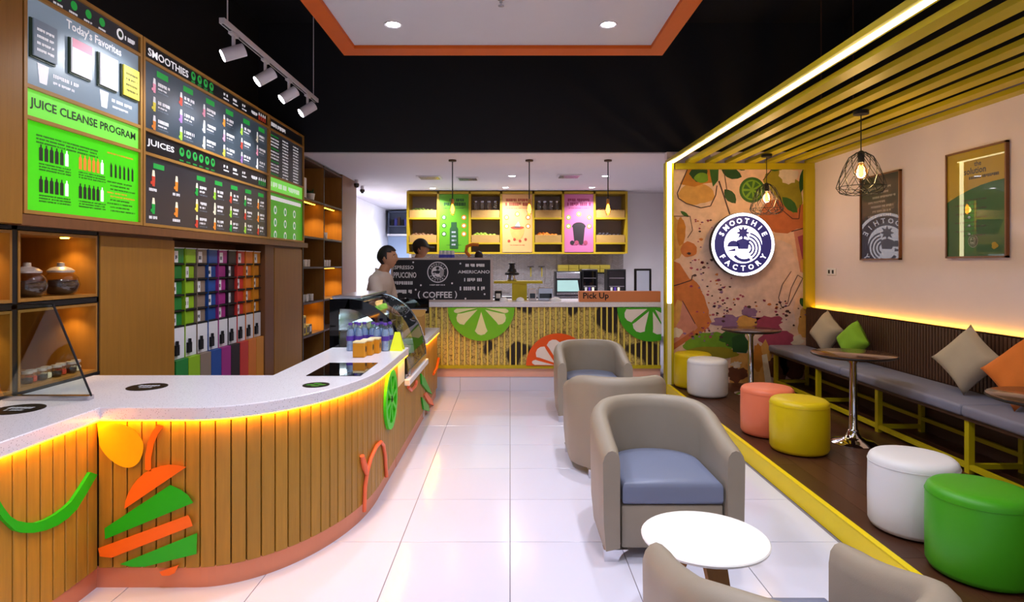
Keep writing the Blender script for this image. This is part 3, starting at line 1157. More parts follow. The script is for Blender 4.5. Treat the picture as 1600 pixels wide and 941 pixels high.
emblem('leaf_emblem', [(151, 655)] + bez([(160, 658), (200, 667), (219, 683), (224, 700), (217, 722), (202, 731), (183, 726), (164, 710), (154, 689)], 36)[:-4], 'em_yellow', mpf, sc)
st = [(251, 664), (242, 676), (235, 693), (231, 714), (231, 735)]
emblem('stem_emblem', [(x - 4.5, y - 1) for x, y in st] + [(x + 5, y + 2) for x, y in st[::-1]], 'em_orange', mpf, sc)
emblem('fruit_emblem', [(194, 796), (196, 783), (200, 772), (207, 759), (215, 749), (226, 739), (239, 732), (252, 728), (264, 726), (278, 727), (291, 730)], 'em_orange', mpf, sc)
emblem('fruit_emblem', [(163, 826), (266, 758), (282, 765), (294, 774), (302, 786), (164, 843)], 'em_green', mpf, sc)
emblem('fruit_emblem', [(153, 857), (294, 805), (298, 812), (301, 822), (174, 872), (156, 870)], 'em_orange', mpf, sc)
emblem('fruit_emblem', [(187, 882), (308, 833), (307, 866), (226, 886), (205, 886)], 'em_green', mpf, sc)
emblem('fruit_emblem', [(249, 894), (279, 883), (273, 896), (264, 900), (253, 900)], 'em_orange', mpf, sc)


def mpl2(px, py, d):
    Y = -LX * F / (VX - px)
    p = P(px, py, Y)
    return (LX + d, Y, p[2])


emblem('smile_emblem', [(147, 742), (131, 770), (115, 796), (101, 810), (85, 821), (66, 829), (47, 833), (31, 833), (17, 829), (0, 813), (-25, 780), (-40, 740), (-32, 734), (-15, 770), (0, 794), (10, 807), (21, 814), (36, 817), (51, 817), (66, 812), (81, 804), (95, 794), (107, 783), (121, 762), (136, 738)], 'em_green', mpl2, sc)
# lime slice emblem on the long side
pm('em_lime', '3fd81c', .4)
c = (4.235, .585)
mpx = mpL(-.84)
lm = MB()
R0, R1 = .205, .16
outer, inner = circ(*c, R0, 40), circ(*c, R1, 40)
for i in range(40):
    j = (i + 1) % 40
    lm.prism([outer[i], outer[j], inner[j], inner[i]], mpx, .001, .02)
for k in range(8):
    a = k * PI / 4 + .2
    dx, dy = math.cos(a), math.sin(a)
    lm.prism([(c[0] - dy * .013, c[1] + dx * .013), (c[0] + dy * .013, c[1] - dx * .013), (c[0] + dx * R1 + dy * .013, c[1] + dy * R1 - dx * .013), (c[0] + dx * R1 - dy * .013, c[1] + dy * R1 + dx * .013)], mpx, .002, .019)
lm.build('lime_emblem', 'em_lime', sc)


def xface(Y):
    if Y >= 3.95:
        return -.84
    return -1.49 + .65 * math.sqrt(max(0, 1 - ((3.95 - Y) / 1.1) ** 2))


pm('em_coral', 'f2714a', .4)
arc = [(3.60, .06), (3.61, .2), (3.64, .28), (3.70, .345), (3.80, .385), (3.90, .385), (3.98, .34), (4.03, .26), (4.06, .16), (4.08, .10)]
MB().tube([(xface(y) + .012, y, z) for y, z in arc], .012, 8).build('arch_emblem', 'em_coral', sc, 60)
MB().tube([(xface(y) + .012, y, z) for y, z in ((3.63, .27), (3.60, .33), (3.57, .40))], [.010, .02, .014], 8).build('arch_tip_emblem', 'em_coral', sc, 60)

# --- second stretch with the glass case, third stretch with the till
d2 = thing('display_counter', (-1.1, 5.4, 0), 'low slatted counter section carrying the curved glass display case', 'counter')
MB().box(-1.45, -.862, 4.86, 5.97, .02, .55).build('core', 'core_dark', d2)
MB().box(-.878, -.862, 4.86, 5.97, 0, .02).box(-.862, -.856, 4.86, 5.97, 0, .10).build('kick_plate', 'copper', d2)
slat_row([(-.84, 4.86), (-.84, 5.97)], d2, .10, .548)
tag(MB().rbox(-1.45, -.80, 4.862, 5.968, .551, .60, .004, 1).build('lower_worktop', 'white_leather'), 'low white ledge under the curved glass case', 'worktop')
d3 = thing('till_counter', (-1.0, 6.5, 0), 'slatted counter end section beside the pick up counter', 'counter')
MB().box(-1.20, -.862, 5.98, 7.02, .02, .735).build('core', 'core_dark', d3)
MB().box(-1.20, -.84, 5.972, 5.98, .02, .735).build('end_cheek', 'white_leather', d3)
MB().box(-.862, -.856, 5.98, 7.02, 0, .10).build('kick_plate', 'copper', d3)
slat_row([(-.84, 5.98), (-.84, 7.02)], d3, .10, .733)
MB().box(-.837, -.816, 6.0, 7.0, .7325, .7355).build('light_strip', 'led_counter', d3)
tag(MB().rbox(-1.22, -.81, 5.97, 7.03, .737, .79, .004, 1).build('till_worktop', 'terrazzo'), 'short white worktop on the counter end section', 'worktop')


def mp3(px, py, d):
    Y = .84 * F / (VX - px)
    return (-.84 + d, Y, CH - (py - VY) * Y / F)


emblem('fruit_emblem', [(656, 584), (661, 590), (673, 616), (666, 612), (657, 600)], 'em_green', mp3, d3)
emblem('fruit_emblem', [(664, 613), (673, 625), (676, 634), (668, 630), (661, 618)], 'em_coral', mp3, d3)
emblem('fruit_emblem', [(657, 621), (668, 634), (669, 643), (660, 640)], 'em_green', mp3, d3)
MB().tube([mp3(px, py, .01) for px, py in ((684, 560), (681, 575), (676, 585))], .014, 6).build('stem_emblem', 'em_orange', d3)
MB().tube([mp3(px, py, .01) for px, py in ((636, 605), (641, 610), (647, 604), (649, 596))], .014, 6).build('smile_emblem', 'em_coral', d2)

# --- curved glass case
t = thing('display_case', (-1.1, 5.4, .6), 'curved glass refrigerated display case with a black end frame', 'display case')
ZC0, ZC1 = .602, 1.245


def prof(n=14, r=1.0):
    return [(-1.30 + .48 * r * math.sin(PI / 2 * i / n), .64 + .605 * r * math.cos(PI / 2 * i / n)) for i in range(n + 1)]


pr = prof()
for (ya, yb, nm) in ((4.89, 4.915, 'end_frame'), (5.915, 5.94, 'end_frame')):
    fr = MB()
    pin = [(-1.33 + .40 * math.sin(PI / 2 * i / 14), .64 + .525 * math.cos(PI / 2 * i / 14)) for i in range(15)]
    outp = [(-1.44, 1.245)] + pr
    for a, b, c_, d_ in zip(pr, pr[1:], pin, pin[1:]):
        fr.prism([a, b, d_, c_], lambda u, v, d: (u, ya + d, v), 0, yb - ya)
    fr.box(-1.45, -1.375, ya, yb, ZC0, 1.245)
    fr.box(-1.375, -1.29, ya, yb, 1.165, 1.245)
    fr.box(-1.375, -.84, ya, yb, ZC0, .66)
    fr.build('end_frame', 'black_gloss', t)
g = MB()
for a, b in zip(pr, pr[1:]):
    g.add([(a[0], 4.916, a[1]), (b[0], 4.916, b[1]), (b[0], 5.914, b[1]), (a[0], 5.914, a[1])], [(0, 1, 2, 3)])
g.build('curved_glass', clear, t, 60)
MB().add([(-1.37, 4.90, .66), (-.86, 4.90, .66), (-.9, 4.90, .95), (-1.37, 4.90, 1.17)], [(0, 1, 2, 3)]).build('end_glass', clear, t)
MB().rbox(-1.44, -1.20, 4.916, 5.914, 1.246, 1.268, .004, 1).build('top_plate', 'steel', t)
MB().tube([(p[0], 5.92, p[1]) for p in pr], .008, 6).build('edge_trim', 'steel', t, 60)
MB().box(-1.44, -.84, 4.916, 5.914, ZC0, .64).build('tray', 'steel', t)
for z in (.80, .98):
    MB().box(-1.42, -1.02 if z < .9 else -1.1, 4.93, 5.90, z, z + .012).build('shelf', 'steel', t)
MB().box(-1.45, -1.43, 4.916, 5.914, .64, 1.24).build('back_panel', 'steel', t)
MB().box(-.835, -.815, 5.0, 5.9, .602, .66).build('front_lip', 'steel', t)
l = light('case_light', 'AREA', (-1.25 + 1.1, 0, 1.22 - .6), 6, (.85, .95, 1), .05, shape='RECTANGLE', size_y=.9)
l.parent = t
FOODS = [('sandwich_box', 'c9d8d0', 'plastic sandwich box on the upper shelf of the glass case', 'food box'), ('salad_bowl', '6f8f3a', 'green salad bowl on the lower shelf of the glass case', 'bowl')]
pm('sand', 'd8c9a8', .6)
pm('salad', '6c9a36', .7, var=.4, vscale=50)
pm('clear_plastic', 'cfe4e6', .1)
for k in range(6):
    y = 5.0 + k * .155
    q = thing('food_box', (-1.22, y, .993), 'clear lidded sandwich box on the upper shelf of the glass case', 'food box', 'sandwich boxes')
    MB().rbox(-1.28, -1.16, y - .055, y + .055, .993, 1.045, .008, 1).build('base', ['sand', 'salad', 'clear_plastic'][k % 3], q)
    MB().rbox(-1.283, -1.157, y - .058, y + .058, 1.046, 1.056, .004, 1).build('lid', 'clear_plastic', q)
    q = thing('salad_bowl', (-1.2, y, .813), 'green salad bowl on the lower shelf of the glass case', 'bowl', 'salad bowls')
    MB().lathe([(.03, 0), (.055, .045), (.05, .045), (.0001, .04)], (-1.2, y, .813), 14).build('bowl', 'clear_plastic', q, 50)
    MB().lathe([(.047, .046), (.03, .062), (.0001, .068)], (-1.2, y, .813), 12).build('salad', 'salad', q, 60)

# --- things on the worktop
Z0 = .861
pm('sticker_black', '100f12', .4, spec=.2)
pm('inlay_green', '3a9a2c', .3)
for k, (px, py, r, lb) in enumerate(((230, 605, .10, 'round black sticker with white print on the worktop behind the fruit emblem'), (494, 602, .072, 'round black sticker with green leaves beside the black hob'), (28, 640, .105, 'round black sticker below the glass screen'))):
    Y = (CH - CT) * F / (py - VY)
    x = (px - VX) * Y / F
    t = thing('round_sticker', (x, Y, CT), lb, 'sticker')
    MB().lathe([(r, 0), (r, .002), (.0001, .002)], (x, Y, CT + .0005), 32).build('disc', 'sticker_black', t)
    mp = mpT(CT + .0028)
    q = MB()
    if k == 1:
        for a in range(4):
            q.flat(blob(x + .032 * math.cos(a * 1.6), Y + .032 * math.sin(a * 1.6), .024, .014, .1, 10, a), mp, 0)
        q.build('print', 'inlay_green', t)['kind'] = 'stuff'
    else:
        greek(q, mp, x - r * .55, Y + .004, r * 1.1, .034, 0, seed=k)
        greek(q, mp, x - r * .4, Y - .034, r * .8, .022, 0, seed=k + 4)
        q.build('print', 'grey_print', t)['kind'] = 'stuff'
t = thing('glass_hob', (-1.045, 3.84, CT), 'black glass hob panel set into the worktop', 'hob')
MB().rbox(-1.21, -.885, 3.61, 4.08, CT, CT + .004, .001, 1).build('glass', 'black_gloss', t)
pm('water', 'c3d6ee', .08, trans=.0, var=.02)
bottle_g = glass_mat('bottle_plastic', 'dfe9f6', .05, .6, 1.)
pm('cap_purple', '6a4bb4', .35)
pm('label_purple', '5a3ca8', .4, emit=.05)
pm('label_white', 'e9e6f4', .4)
proto = local(thing('water_bottle', (0, 0, 0), 'clear water bottle with purple label and cap on the worktop', 'bottle', 'water bottles'))
rb = .031
MB().lathe([(rb * .85, 0), (rb, .006), (rb, .05), (rb * .93, .056), (rb, .062), (rb, .145), (rb * .8, .17), (rb * .42, .192), (rb * .42, .205)], (0, 0, 0), 14).build('bottle', bottle_g, proto, 50)
MB().lathe([(.0001, .003), (rb * .82, .003), (rb * .9, .01), (rb * .9, .14), (rb * .6, .165), (.0001, .165)], (0, 0, 0), 12).build('water', 'water', proto, 50)
MB().lathe([(rb + .0006, .078), (rb + .0008, .08), (rb + .0008, .112), (rb + .0006, .114)], (0, 0, 0), 14).build('label', 'label_purple', proto, 50)
MB().lathe([(rb * .5, .196), (rb * .52, .198), (rb * .5, .214), (.0001, .215)], (0, 0, 0), 12).build('cap', 'cap_purple', proto, 50)
first = True
for (x, y) in [(-1.20 + k * .066, 4.74) for k in range(5)] + [(-1.225 + k * .066, 4.67) for k in range(2)] + [(-.955, 4.66), (-1.02, 4.665)]:
    q = proto if first else copy_tree(proto)
    first = False
    q.location = (x, y, Z0)
pm('card_amber', 'd98f10', .5)
pm('card_cream', 'f0dca8', .5)
for k, (x, y) in enumerate(((-1.075, 4.36), (-1.045, 4.46), (-1.015, 4.56))):
    q = thing('snack_box', (x, y, Z0), ('amber snack carton with pale lid, the one farthest from the bottles', 'amber snack carton with pale lid, the middle one of three', 'amber snack carton with pale lid, the one nearest the bottles')[k], 'carton', 'snack cartons')
    MB().rbox(x - .042, x + .042, y - .042, y + .042, Z0, Z0 + .10, .003, 1).build('box', 'card_amber', q)
    MB().rbox(x - .043, x + .043, y - .043, y + .043, Z0 + .101, Z0 + .114, .003, 1).build('lid', 'card_cream', q)
    MB().flat(circ(y, Z0 + .055, .022, 12), mpL(x + .042), .001).build('label', 'wood_dark', q)
pm('card_neon', 'e8f020', .5, emit=.1)
x, y = -.87, 4.70
q = thing('price_tent', (x, y, Z0), 'bright yellow folded tent card at the end of the worktop', 'card')
MB().add([(x - .05, y - .05, Z0), (x + .05, y - .05, Z0), (x + .02, y, Z0 + .14), (x - .02, y, Z0 + .14), (x - .05, y + .05, Z0), (x + .05, y + .05, Z0)], [(0, 1, 2, 3), (5, 4, 3, 2)]).build('card', 'card_neon', q)
m_ = bpy.data.objects[q.children[0].name].modifiers.new('s', 'SOLIDIFY')
m_.thickness = .002
# glass screen
t = thing('glass_screen', (-2.26, 2.9, CT), 'leaning glass screen standing on the worktop before the display cabinet', 'glass screen')
gv = [(-2.47, 2.98, CT + .02), (-2.05, 2.98, CT + .02), (-2.05, 2.73, 1.345), (-2.47, 2.73, 1.345)]
g = MB().add(gv + [(a, b - .008, c) for a, b, c in gv], [(0, 1, 2, 3), (7, 6, 5, 4), (0, 4, 5, 1), (2, 6, 7, 3), (0, 3, 7, 4), (1, 5, 6, 2)])
g.build('pane', clear, t)
MB().tube([gv[1], gv[2]], .005, 6).tube([gv[3], gv[2]], .003, 6).build('edge', 'black_metal', t)
MB().box(-2.47, -2.05, 2.96, 3.0, CT + .001, CT + .022).build('base_rail', 'steel', t)
# till corner
pm('cardboard', 'a87c3a', .8)
q = thing('cardboard_box', (-.97, 6.2, .79), 'brown cardboard box on the counter end section', 'box')
MB().box(-1.07, -.88, 6.08, 6.30, .791, 1.0).build('box', 'cardboard', q)
MB().add([(-1.07, 6.08, 1.0), (-.88, 6.08, 1.0), (-.85, 6.12, 1.06), (-1.03, 6.12, 1.06)], [(0, 1, 2, 3)]).add([(-1.07, 6.30, 1.001), (-.88, 6.30, 1.001), (-.88, 6.36, 1.05), (-1.07, 6.36, 1.05)], [(0, 1, 2, 3)]).build('flap', 'cardboard', q)
q = thing('till', (-1.05, 6.6, .79), 'dark till screen on a stand behind the cardboard box', 'till')
MB().rbox(-1.14, -.96, 6.5, 6.75, .791, .83, .008, 1).cyl((-1.05, 6.62, .83), (-1.05, 6.62, 1.0), .025, n=10).build('stand', 'black_metal', q)
MB().rbox(-1.2, -.88, 6.60, 6.63, .99, 1.15, .006, 1).build('screen', 'black_gloss', q)
MB().rbox(-1.18, -.9, 6.44, 6.58, 1.02, 1.04, .004, 1).build('printer', 'white_metal', q)
# ================================================================== PICK UP COUNTER
PY = 7.30
pk = thing('pick_up_counter', (.2, 7.6, 0), 'pick up counter fronted by yellow bars and big citrus slices', 'counter')
XL, XR = -1.46, EDGE - .015
for i in range(-3, 4):
    a, b = max(XL, i * .6), min(XR, (i + 1) * .6)
    if b > a:
        MB().rbox(a + .0015, b - .0015, PY + .02, PY + .032, 0.001, .17, .001, 1).build('riser_tile', 'tile', pk)
MB().box(XL, XR, PY + .033, 8.0, 0, .17).build('plinth', 'grout', pk)
MB().box(XL, XR, PY + .03, 7.98, .17, 1.01).build('body', 'core_dark', pk)
MB().box(XL, XR, PY + .012, PY + .0295, .171, .275).build('kick_plate', 'copper_light', pk)
# backing: golden print with dark zigzag
m = bpy.data.materials.new('gold_print')
m.use_nodes = True
N, L = m.node_tree.nodes, m.node_tree.links
b = N['Principled BSDF']
tc = N.new('ShaderNodeTexCoord')
vo = N.new('ShaderNodeTexVoronoi')
vo.inputs['Scale'].default_value = 20
vo.feature = 'DISTANCE_TO_EDGE'
L.new(tc.outputs['Object'], vo.inputs['Vector'])
r1 = N.new('ShaderNodeValToRGB')
r1.color_ramp.elements[0].color = (*lin('6a5220'), 1)
r1.color_ramp.elements[0].position = .01
r1.color_ramp.elements[1].color = (*lin('d6bd6c'), 1)
r1.color_ramp.elements[1].position = .06
L.new(vo.outputs[0], r1.inputs[0])
nz = N.new('ShaderNodeTexNoise')
nz.inputs['Scale'].default_value = 2.6
nz.inputs['Detail'].default_value = 1
L.new(tc.outputs['Object'], nz.inputs['Vector'])
r2 = N.new('ShaderNodeValToRGB')
r2.color_ramp.elements[0].position = .37
r2.color_ramp.elements[1].position = .40
L.new(nz.outputs['Fac'], r2.inputs[0])
mx = N.new('ShaderNodeMix')
mx.data_type = 'RGBA'
mx.inputs['A'].default_value = (*lin('2a1608'), 1)
L.new(r2.outputs[0], mx.inputs['Factor'])
L.new(r1.outputs[0], mx.inputs['B'])
L.new(mx.outputs['Result'], b.inputs['Base Color'])
b.inputs['Roughness'].default_value = .5
MATS['gold_print'] = m
MB().box(XL, XR, PY + .018, PY + .0295, .276, 1.009).build('backing_panel', 'gold_print', pk)
pm('yellow_bar', 'e8d25e', .4)
MB().box(XL, XR, PY - .02, PY + .011, .275, .315).build('bottom_rail', 'yellow_paint', pk)
nb = 48
bar = None
for k in range(nb):
    x = XL + .03 + (XR - XL - .06) * k / (nb - 1)
    if bar is None:
        q = MB().box(-.009, .009, -.012, .012, .315, 1.008).build('bar', 'yellow_bar', pk, off=(0, 0, 0))
        bar = q.data
        q.location = (x - .2, PY - .004 - 7.6, 0)
    else:
        inst(bar, 'bar', pk, (x - .2, PY - .004 - 7.6, 0))
pm('cit_lime', '78c810', .4)
pm('cit_limeflesh', 'f2efae', .45)
pm('cit_orange', 'ee5a10', .4)
pm('cit_white', 'efe3de', .45)
pm('cit_green', '3fa60c', .4)


def wedge(cx, cy, a, half, r0, r1):
    """rounded wedge of a citrus slice"""
    pts = []
    A, B = a - half, a + half
    for t in (0, .25, .5, .75, 1):
        q = A + (B - A) * t
        rr = r1 * (1 - .12 * abs(2 * t - 1) ** 2)
        pts.append((cx + rr * math.cos(q), cy + rr * math.sin(q)))
    q = B - half * .1
    pts.append((cx + r1 * .75 * math.cos(q), cy + r1 * .75 * math.sin(q)))
    pts.append((cx + r0 * math.cos(a), cy + r0 * math.sin(a)))
    q = A + half * .1
    pts.append((cx + r1 * .75 * math.cos(q), cy + r1 * .75 * math.sin(q)))
    return pts


def citrus(pxc, pyc, rpx, a0, a1, wedges, rim, flesh, nm, lb, clip=None):
    Y = PY - .017
    cx, _, cz = P(pxc, pyc, Y)
    R = rpx * Y / F
    mp = mpB(Y)
    poly = circ(cx, cz, R, 40, a0, a1)
    if clip:
        poly = [(min(x, clip), z) for x, z in poly]
    p = MB().prism(poly, mp, 0, .02).build(nm, rim, pk)
    p['label'] = lb
    for (a, h) in wedges:
        w_ = wedge(cx, cz, a, h * 1.2, R * .13, R * .83)
        if clip:
            w_ = [(min(x, clip), z) for x, z in w_]
        MB().prism(w_, mp, .02, .026).build('segment', flesh, p)


citrus(752, 480.5, 52, PI, 2 * PI, [(math.radians(q), .22) for q in (210, 270, 330)] + [(math.radians(188), .08), (math.radians(352), .08)], 'cit_lime', 'cit_limeflesh', 'citrus_slice', 'half lime slice with pale segments')
citrus(872, 571, 50, 0, PI, [(math.radians(q), .24) for q in (28, 65, 103, 142)] + [(math.radians(172), .09)], 'cit_orange', 'cit_white', 'citrus_slice', 'half orange slice with white segments')
citrus(1017, 480.5, 53, PI, 2 * PI, [(math.radians(q), .24) for q in (200, 238, 290, 330)], 'cit_green', 'cit_white', 'citrus_slice', 'green citrus slice cut off by the post', clip=XR)
tag(MB().rbox(XL - .02, XR, PY - .03, 8.02, 1.011, 1.07, .004, 1).build('pick_up_worktop', 'terrazzo'), 'long pale worktop on the pick up counter', 'worktop')
# pick up sign block
q = thing('pick_up_sign', (1.3, 7.36, 1.07), 'copper coloured box sign reading Pick Up', 'sign')
pm('copper_sign', 'd98654', .35, metal=.3)
MB().rbox(P(905, 0, PY)[0], XR, PY - .005, PY + .12, 1.071, 1.20, .003, 1).build('box', 'copper_sign', q)
MB().text('Pick Up', mpB(PY - .005), P(931, 0, PY)[0], 1.137, width=40 * PY / F, d=.003).build('lettering', 'black_metal', q)


# --- logo helper: ring of letters with fruit in the middle
pm('sign_white', 'ffffff', .4, emit=2.4, ecol='f4efff')
pm('sign_navy', '2b2a6e', .4, emit=.4, ecol='2b2a6e')


def logo(mp, cx, cy, R, d, w_=0, n_=1, rim=True):
    """returns MB: white rim disc, navy band, white centre, letters, fruit"""
    mb = MB()
    mb.flat(circ(cx, cy, R, 48), mp, d, w_)
    mb.flat(circ(cx, cy, R * .91, 48), mp, d + .001, n_)
    mb.flat(circ(cx, cy, R * .60, 48), mp, d + .002, w_)
    for s, top in (('SMOOTHIE', True), ('FACTORY', False)):
        m_ = len(s)
        span = math.radians(128 if top else 118)
        for i, chh in enumerate(s):
            t = (i / (m_ - 1) - .5) * span
            a = PI / 2 - t if top else -PI / 2 + t
            rr = R * .755
            mb.text(chh, mp, cx + rr * math.cos(a), cy + rr * math.sin(a), height=R * .165, d=d + .002, m=w_, rot=a - PI / 2 if top else a + PI / 2)
    R0_, R = R, R * 1.22
    # fruit: palm tuft, three fruit, waves
    st = []
    for k in range(16):
        a = PI / 2 + 2 * PI * k / 16
        rr = R * (.19 if k % 2 == 0 else .10)
        st.append((cx + rr * math.cos(a), cy + R * .30 + rr * math.sin(a)))
    mb.flat(st, mp, d + .003, n_)
    mb.flat([(cx - R * .13, cy - R * .12), (cx + R * .13, cy - R * .12), (cx + R * .17, cy + R * .10), (cx, cy + R * .16), (cx - R * .17, cy + R * .10)], mp, d + .003, n_)
    mb.flat(circ(cx - R * .25, cy - R * .06, R * .16, 14, 0, PI), mp, d + .003, n_)
    mb.flat([(cx - R * .45, cy - R * .18), (cx - R * .2, cy - R * .1), (cx - R * .2, cy - R * .18)], mp, d + .003, n_)
    for k in range(4):
        a0, a1 = math.radians(-60), math.radians(75)
        ro = R * (.42 - k * .085)
        o = circ(cx + R * .08, cy - R * .10, ro, 12, a0, a1)
        i_ = circ(cx + R * .08, cy - R * .10, ro - R * .045, 12, a0, a1)
        mb.flat(o + i_[::-1], mp, d + .003, n_)
    mb.flat(circ(cx + R * .03, cy - R * .12, R * .34, 14, math.radians(215), math.radians(300)) + circ(cx + R * .03, cy - R * .12, R * .26, 14, math.radians(215), math.radians(300))[::-1], mp, d + .003, n_)
    return mb


# --- mural wall
mw = bpy.data.objects['wall_mural']
MPX = lambda px, py, d: P(px, py, BK - d) if False else ((px - VX) * BK / F, BK - d, CH - (py - VY) * BK / F)
mur = {}


def mk(c, poly, lay):
    mur.setdefault(c, MB())
    poly = [(min(max(x, 1045), 1266), y) for x, y in poly]
    mur[c].add([MPX(x, y, .0006 * (lay + 1)) for x, y in (poly if sum(poly[i][0] * poly[(i + 1) % len(poly)][1] - poly[(i + 1) % len(poly)][0] * poly[i][1] for i in range(len(poly))) < 0 else poly[::-1])], [tuple(range(len(poly)))])


def line(c, pts, w_=1.0, lay=9):
    for a, b in zip(pts, pts[1:]):
        dx, dy = b[0] - a[0], b[1] - a[1]
        l = math.hypot(dx, dy) or 1
        nx, ny = -dy / l * w_ / 2, dx / l * w_ / 2
        mk(c, [(a[0] + nx, a[1] + ny), (b[0] + nx, b[1] + ny), (b[0] - nx, b[1] - ny), (a[0] - nx, a[1] - ny)], lay)


for nm_, c_ in (('mu_base', 'e2bca6'), ('mu_orange', 'c8743a'), ('mu_tan', 'd19a50'), ('mu_amber', 'c07a28'), ('mu_green', '2f5e1e'), ('mu_leaf', '1f4a22'), ('mu_lime', '6f9a22'), ('mu_olive', '8f8418'), ('mu_coral', 'b8663c'), ('mu_purple', '8a6690'), ('mu_magenta', 'a0405c'), ('mu_pink', 'c98472'), ('mu_line', '4a3030'), ('mu_cream', 'dccbb8'), ('mu_brown', '6b3a20'), ('mu_cool', 'd9bcb4')):
    pm(nm_, c_, .6, var=.30, vscale=11)
mk('mu_base', [(1040, 255), (1272, 255), (1272, 605), (1040, 605)], 0)
mk('mu_cool', blob(1165, 450, 85, 110, .12, 40, 3), 1)
mk('mu_tan', blob(1088, 303, 28, 17, .08, 24, 1), 2)
mk('mu_amber', [(1062, 288), (1075, 262), (1112, 262), (1118, 285), (1100, 287), (1085, 292)], 3)
mk('mu_leaf', blob(1092, 272, 14, 12, .1, 20, 5), 4)
mk('mu_lime', blob(1096, 278, 11, 8, .1, 18, 6), 5)
mk('mu_green', [(1108, 260), (1123, 260), (1122, 282), (1114, 292), (1110, 275)], 4)
line('mu_line', [(1075, 262), (1058, 302), (1060, 310), (1072, 318), (1095, 325), (1110, 322), (1118, 305), (1120, 290)], 1.6)
line('mu_line', [(1123, 283), (1132, 310), (1140, 335)], 2.2)
line('mu_line', [(1130, 260), (1136, 300)], 1)


def leaf(c, x, y, a, L_, w_, lay=5):
    dx, dy = math.cos(a), math.sin(a)
    pts = []
    for t in (0, .15, .35, .6, .85, 1):
        pts.append((t, math.sin(PI * t) ** .8))
    up = [(x + dx * L_ * t - dy * w_ * q, y + dy * L_ * t + dx * w_ * q) for t, q in pts]
    dn = [(x + dx * L_ * t + dy * w_ * q, y + dy * L_ * t - dx * w_ * q) for t, q in pts[::-1][1:-1]]
    mk(c, up + dn, lay)


leaf('mu_leaf', 1127, 265, .35, 34, 9)
leaf('mu_leaf', 1132, 296, .9, 28, 8)
leaf('mu_leaf', 1150, 262, -.1, 20, 6)
mk('mu_green', circ(1175, 297, 20, 28), 4)
mk('mu_lime', circ(1175, 297, 16, 24), 5)
for k in range(7):
    a = k * 2 * PI / 7
    mk('mu_green', [(1175 + 3 * math.cos(a), 297 + 3 * math.sin(a)), (1175 + 14 * math.cos(a - .3), 297 + 14 * math.sin(a - .3)), (1175 + 14 * math.cos(a + .3), 297 + 14 * math.sin(a + .3))], 6)
mk('mu_coral', blob(1226, 338, 42, 26, .1, 30, 8), 3)
mk('mu_olive', [(1196, 272), (1216, 262), (1250, 285), (1254, 318), (1240, 334), (1222, 318), (1206, 300), (1192, 284)], 4)
mk('mu_cream', blob(1232, 275, 15, 12, .2, 20, 11), 5)
leaf('mu_green', 1222, 308, .8, 34, 8, 6)
leaf('mu_leaf', 1256, 262, 1.7, 40, 5, 6)
leaf('mu_green', 1200, 262, .2, 18, 4, 6)
line('mu_line', [(1192, 282), (1208, 262)], 1.5)
line('mu_line', [(1205, 300), (1218, 325), (1238, 342), (1248, 342), (1250, 320)], 1.2)
mk('mu_cream', blob(1258, 308, 5, 9, .1, 14, 4), 6)
mk('mu_tan', blob(1054, 372, 16, 34, .12, 28, 12), 3)
mk('mu_amber', blob(1064, 362, 7, 22, .1, 20, 13), 4)
mk('mu_orange', blob(1076, 390, 13, 12, .08, 22, 14), 4)
leaf('mu_green', 1063, 330, .6, 16, 3, 5)
line('mu_line', [(1044, 338), (1078, 338), (1082, 360), (1074, 372)], 1)
mk('mu_orange', blob(1058, 485, 50, 52, .10, 40, 15), 2)
mk('mu_orange', [(1040, 405), (1062, 412), (1080, 440), (1040, 470)], 3)
mk('mu_tan', [(1044, 500), (1058, 468), (1066, 472), (1062, 500), (1050, 520)], 5)
mk('mu_pink', [(1066, 470), (1090, 512), (1066, 538), (1042, 550), (1042, 530), (1056, 505)], 4)
mk('mu_cream', blob(1057, 520, 9, 8, .2, 16, 16), 6)
mk('mu_coral', [(1040, 542), (1084, 516), (1086, 524), (1040, 552)], 6)
line('mu_line', [(1042, 449), (1062, 444), (1080, 438), (1082, 430)], 1.6)
line('mu_line', [(1066, 470), (1086, 506)], 1)
leaf('mu_green', 1040, 420, .5, 14, 5, 5)
mk('mu_purple', blob(1150, 505, 34, 13, .25, 40, 17), 3)
mk('mu_purple', blob(1170, 488, 12, 9, .25, 30, 18), 3)
mk('mu_magenta', blob(1198, 508, 26, 14, .3, 40, 19), 3)
mk('mu_magenta', blob(1215, 530, 28, 14, .12, 30, 20), 3)
mk('mu_tan', blob(1166, 503, 16, 9, .2, 24, 21), 4)
mk('mu_lime', blob(1108, 537, 40, 17, .10, 34, 22), 4)
mk('mu_olive', blob(1110, 552, 44, 10, .08, 30, 23), 5)
mk('mu_green', blob(1146, 528, 20, 15, .15, 28, 24), 5)
mk('mu_leaf', [(1143, 528), (1160, 520), (1172, 538), (1166, 552), (1145, 550)], 6)
mk('mu_tan', [(1142, 552), (1182, 552), (1196, 530), (1206, 552), (1202, 603), (1140, 603)], 4)
mk('mu_brown', blob(1152, 585, 16, 12, .3, 26, 25), 6)
mk('mu_brown', blob(1215, 575, 18, 20, .3, 26, 26), 5)
mk('mu_cream', blob(1150, 570, 8, 5, .3, 20, 27), 7)
mk('mu_cream', [(1190, 555), (1198, 553), (1206, 600), (1196, 603)], 6)
mk('mu_amber', blob(1184, 560, 8, 22, .15, 20, 28), 5)
mk('mu_brown', blob(1240, 570, 22, 22, .2, 26, 29), 5)
mk('mu_pink', [(1240, 362), (1264, 352), (1266, 430), (1250, 425)], 3)
mk('mu_magenta', [(1246, 370), (1258, 366), (1262, 410), (1254, 408)], 4)
mk('mu_tan', blob(1258, 415, 8, 12, .15, 18, 30), 5)
line('mu_line', [(1236, 362), (1266, 354)], 1.5)
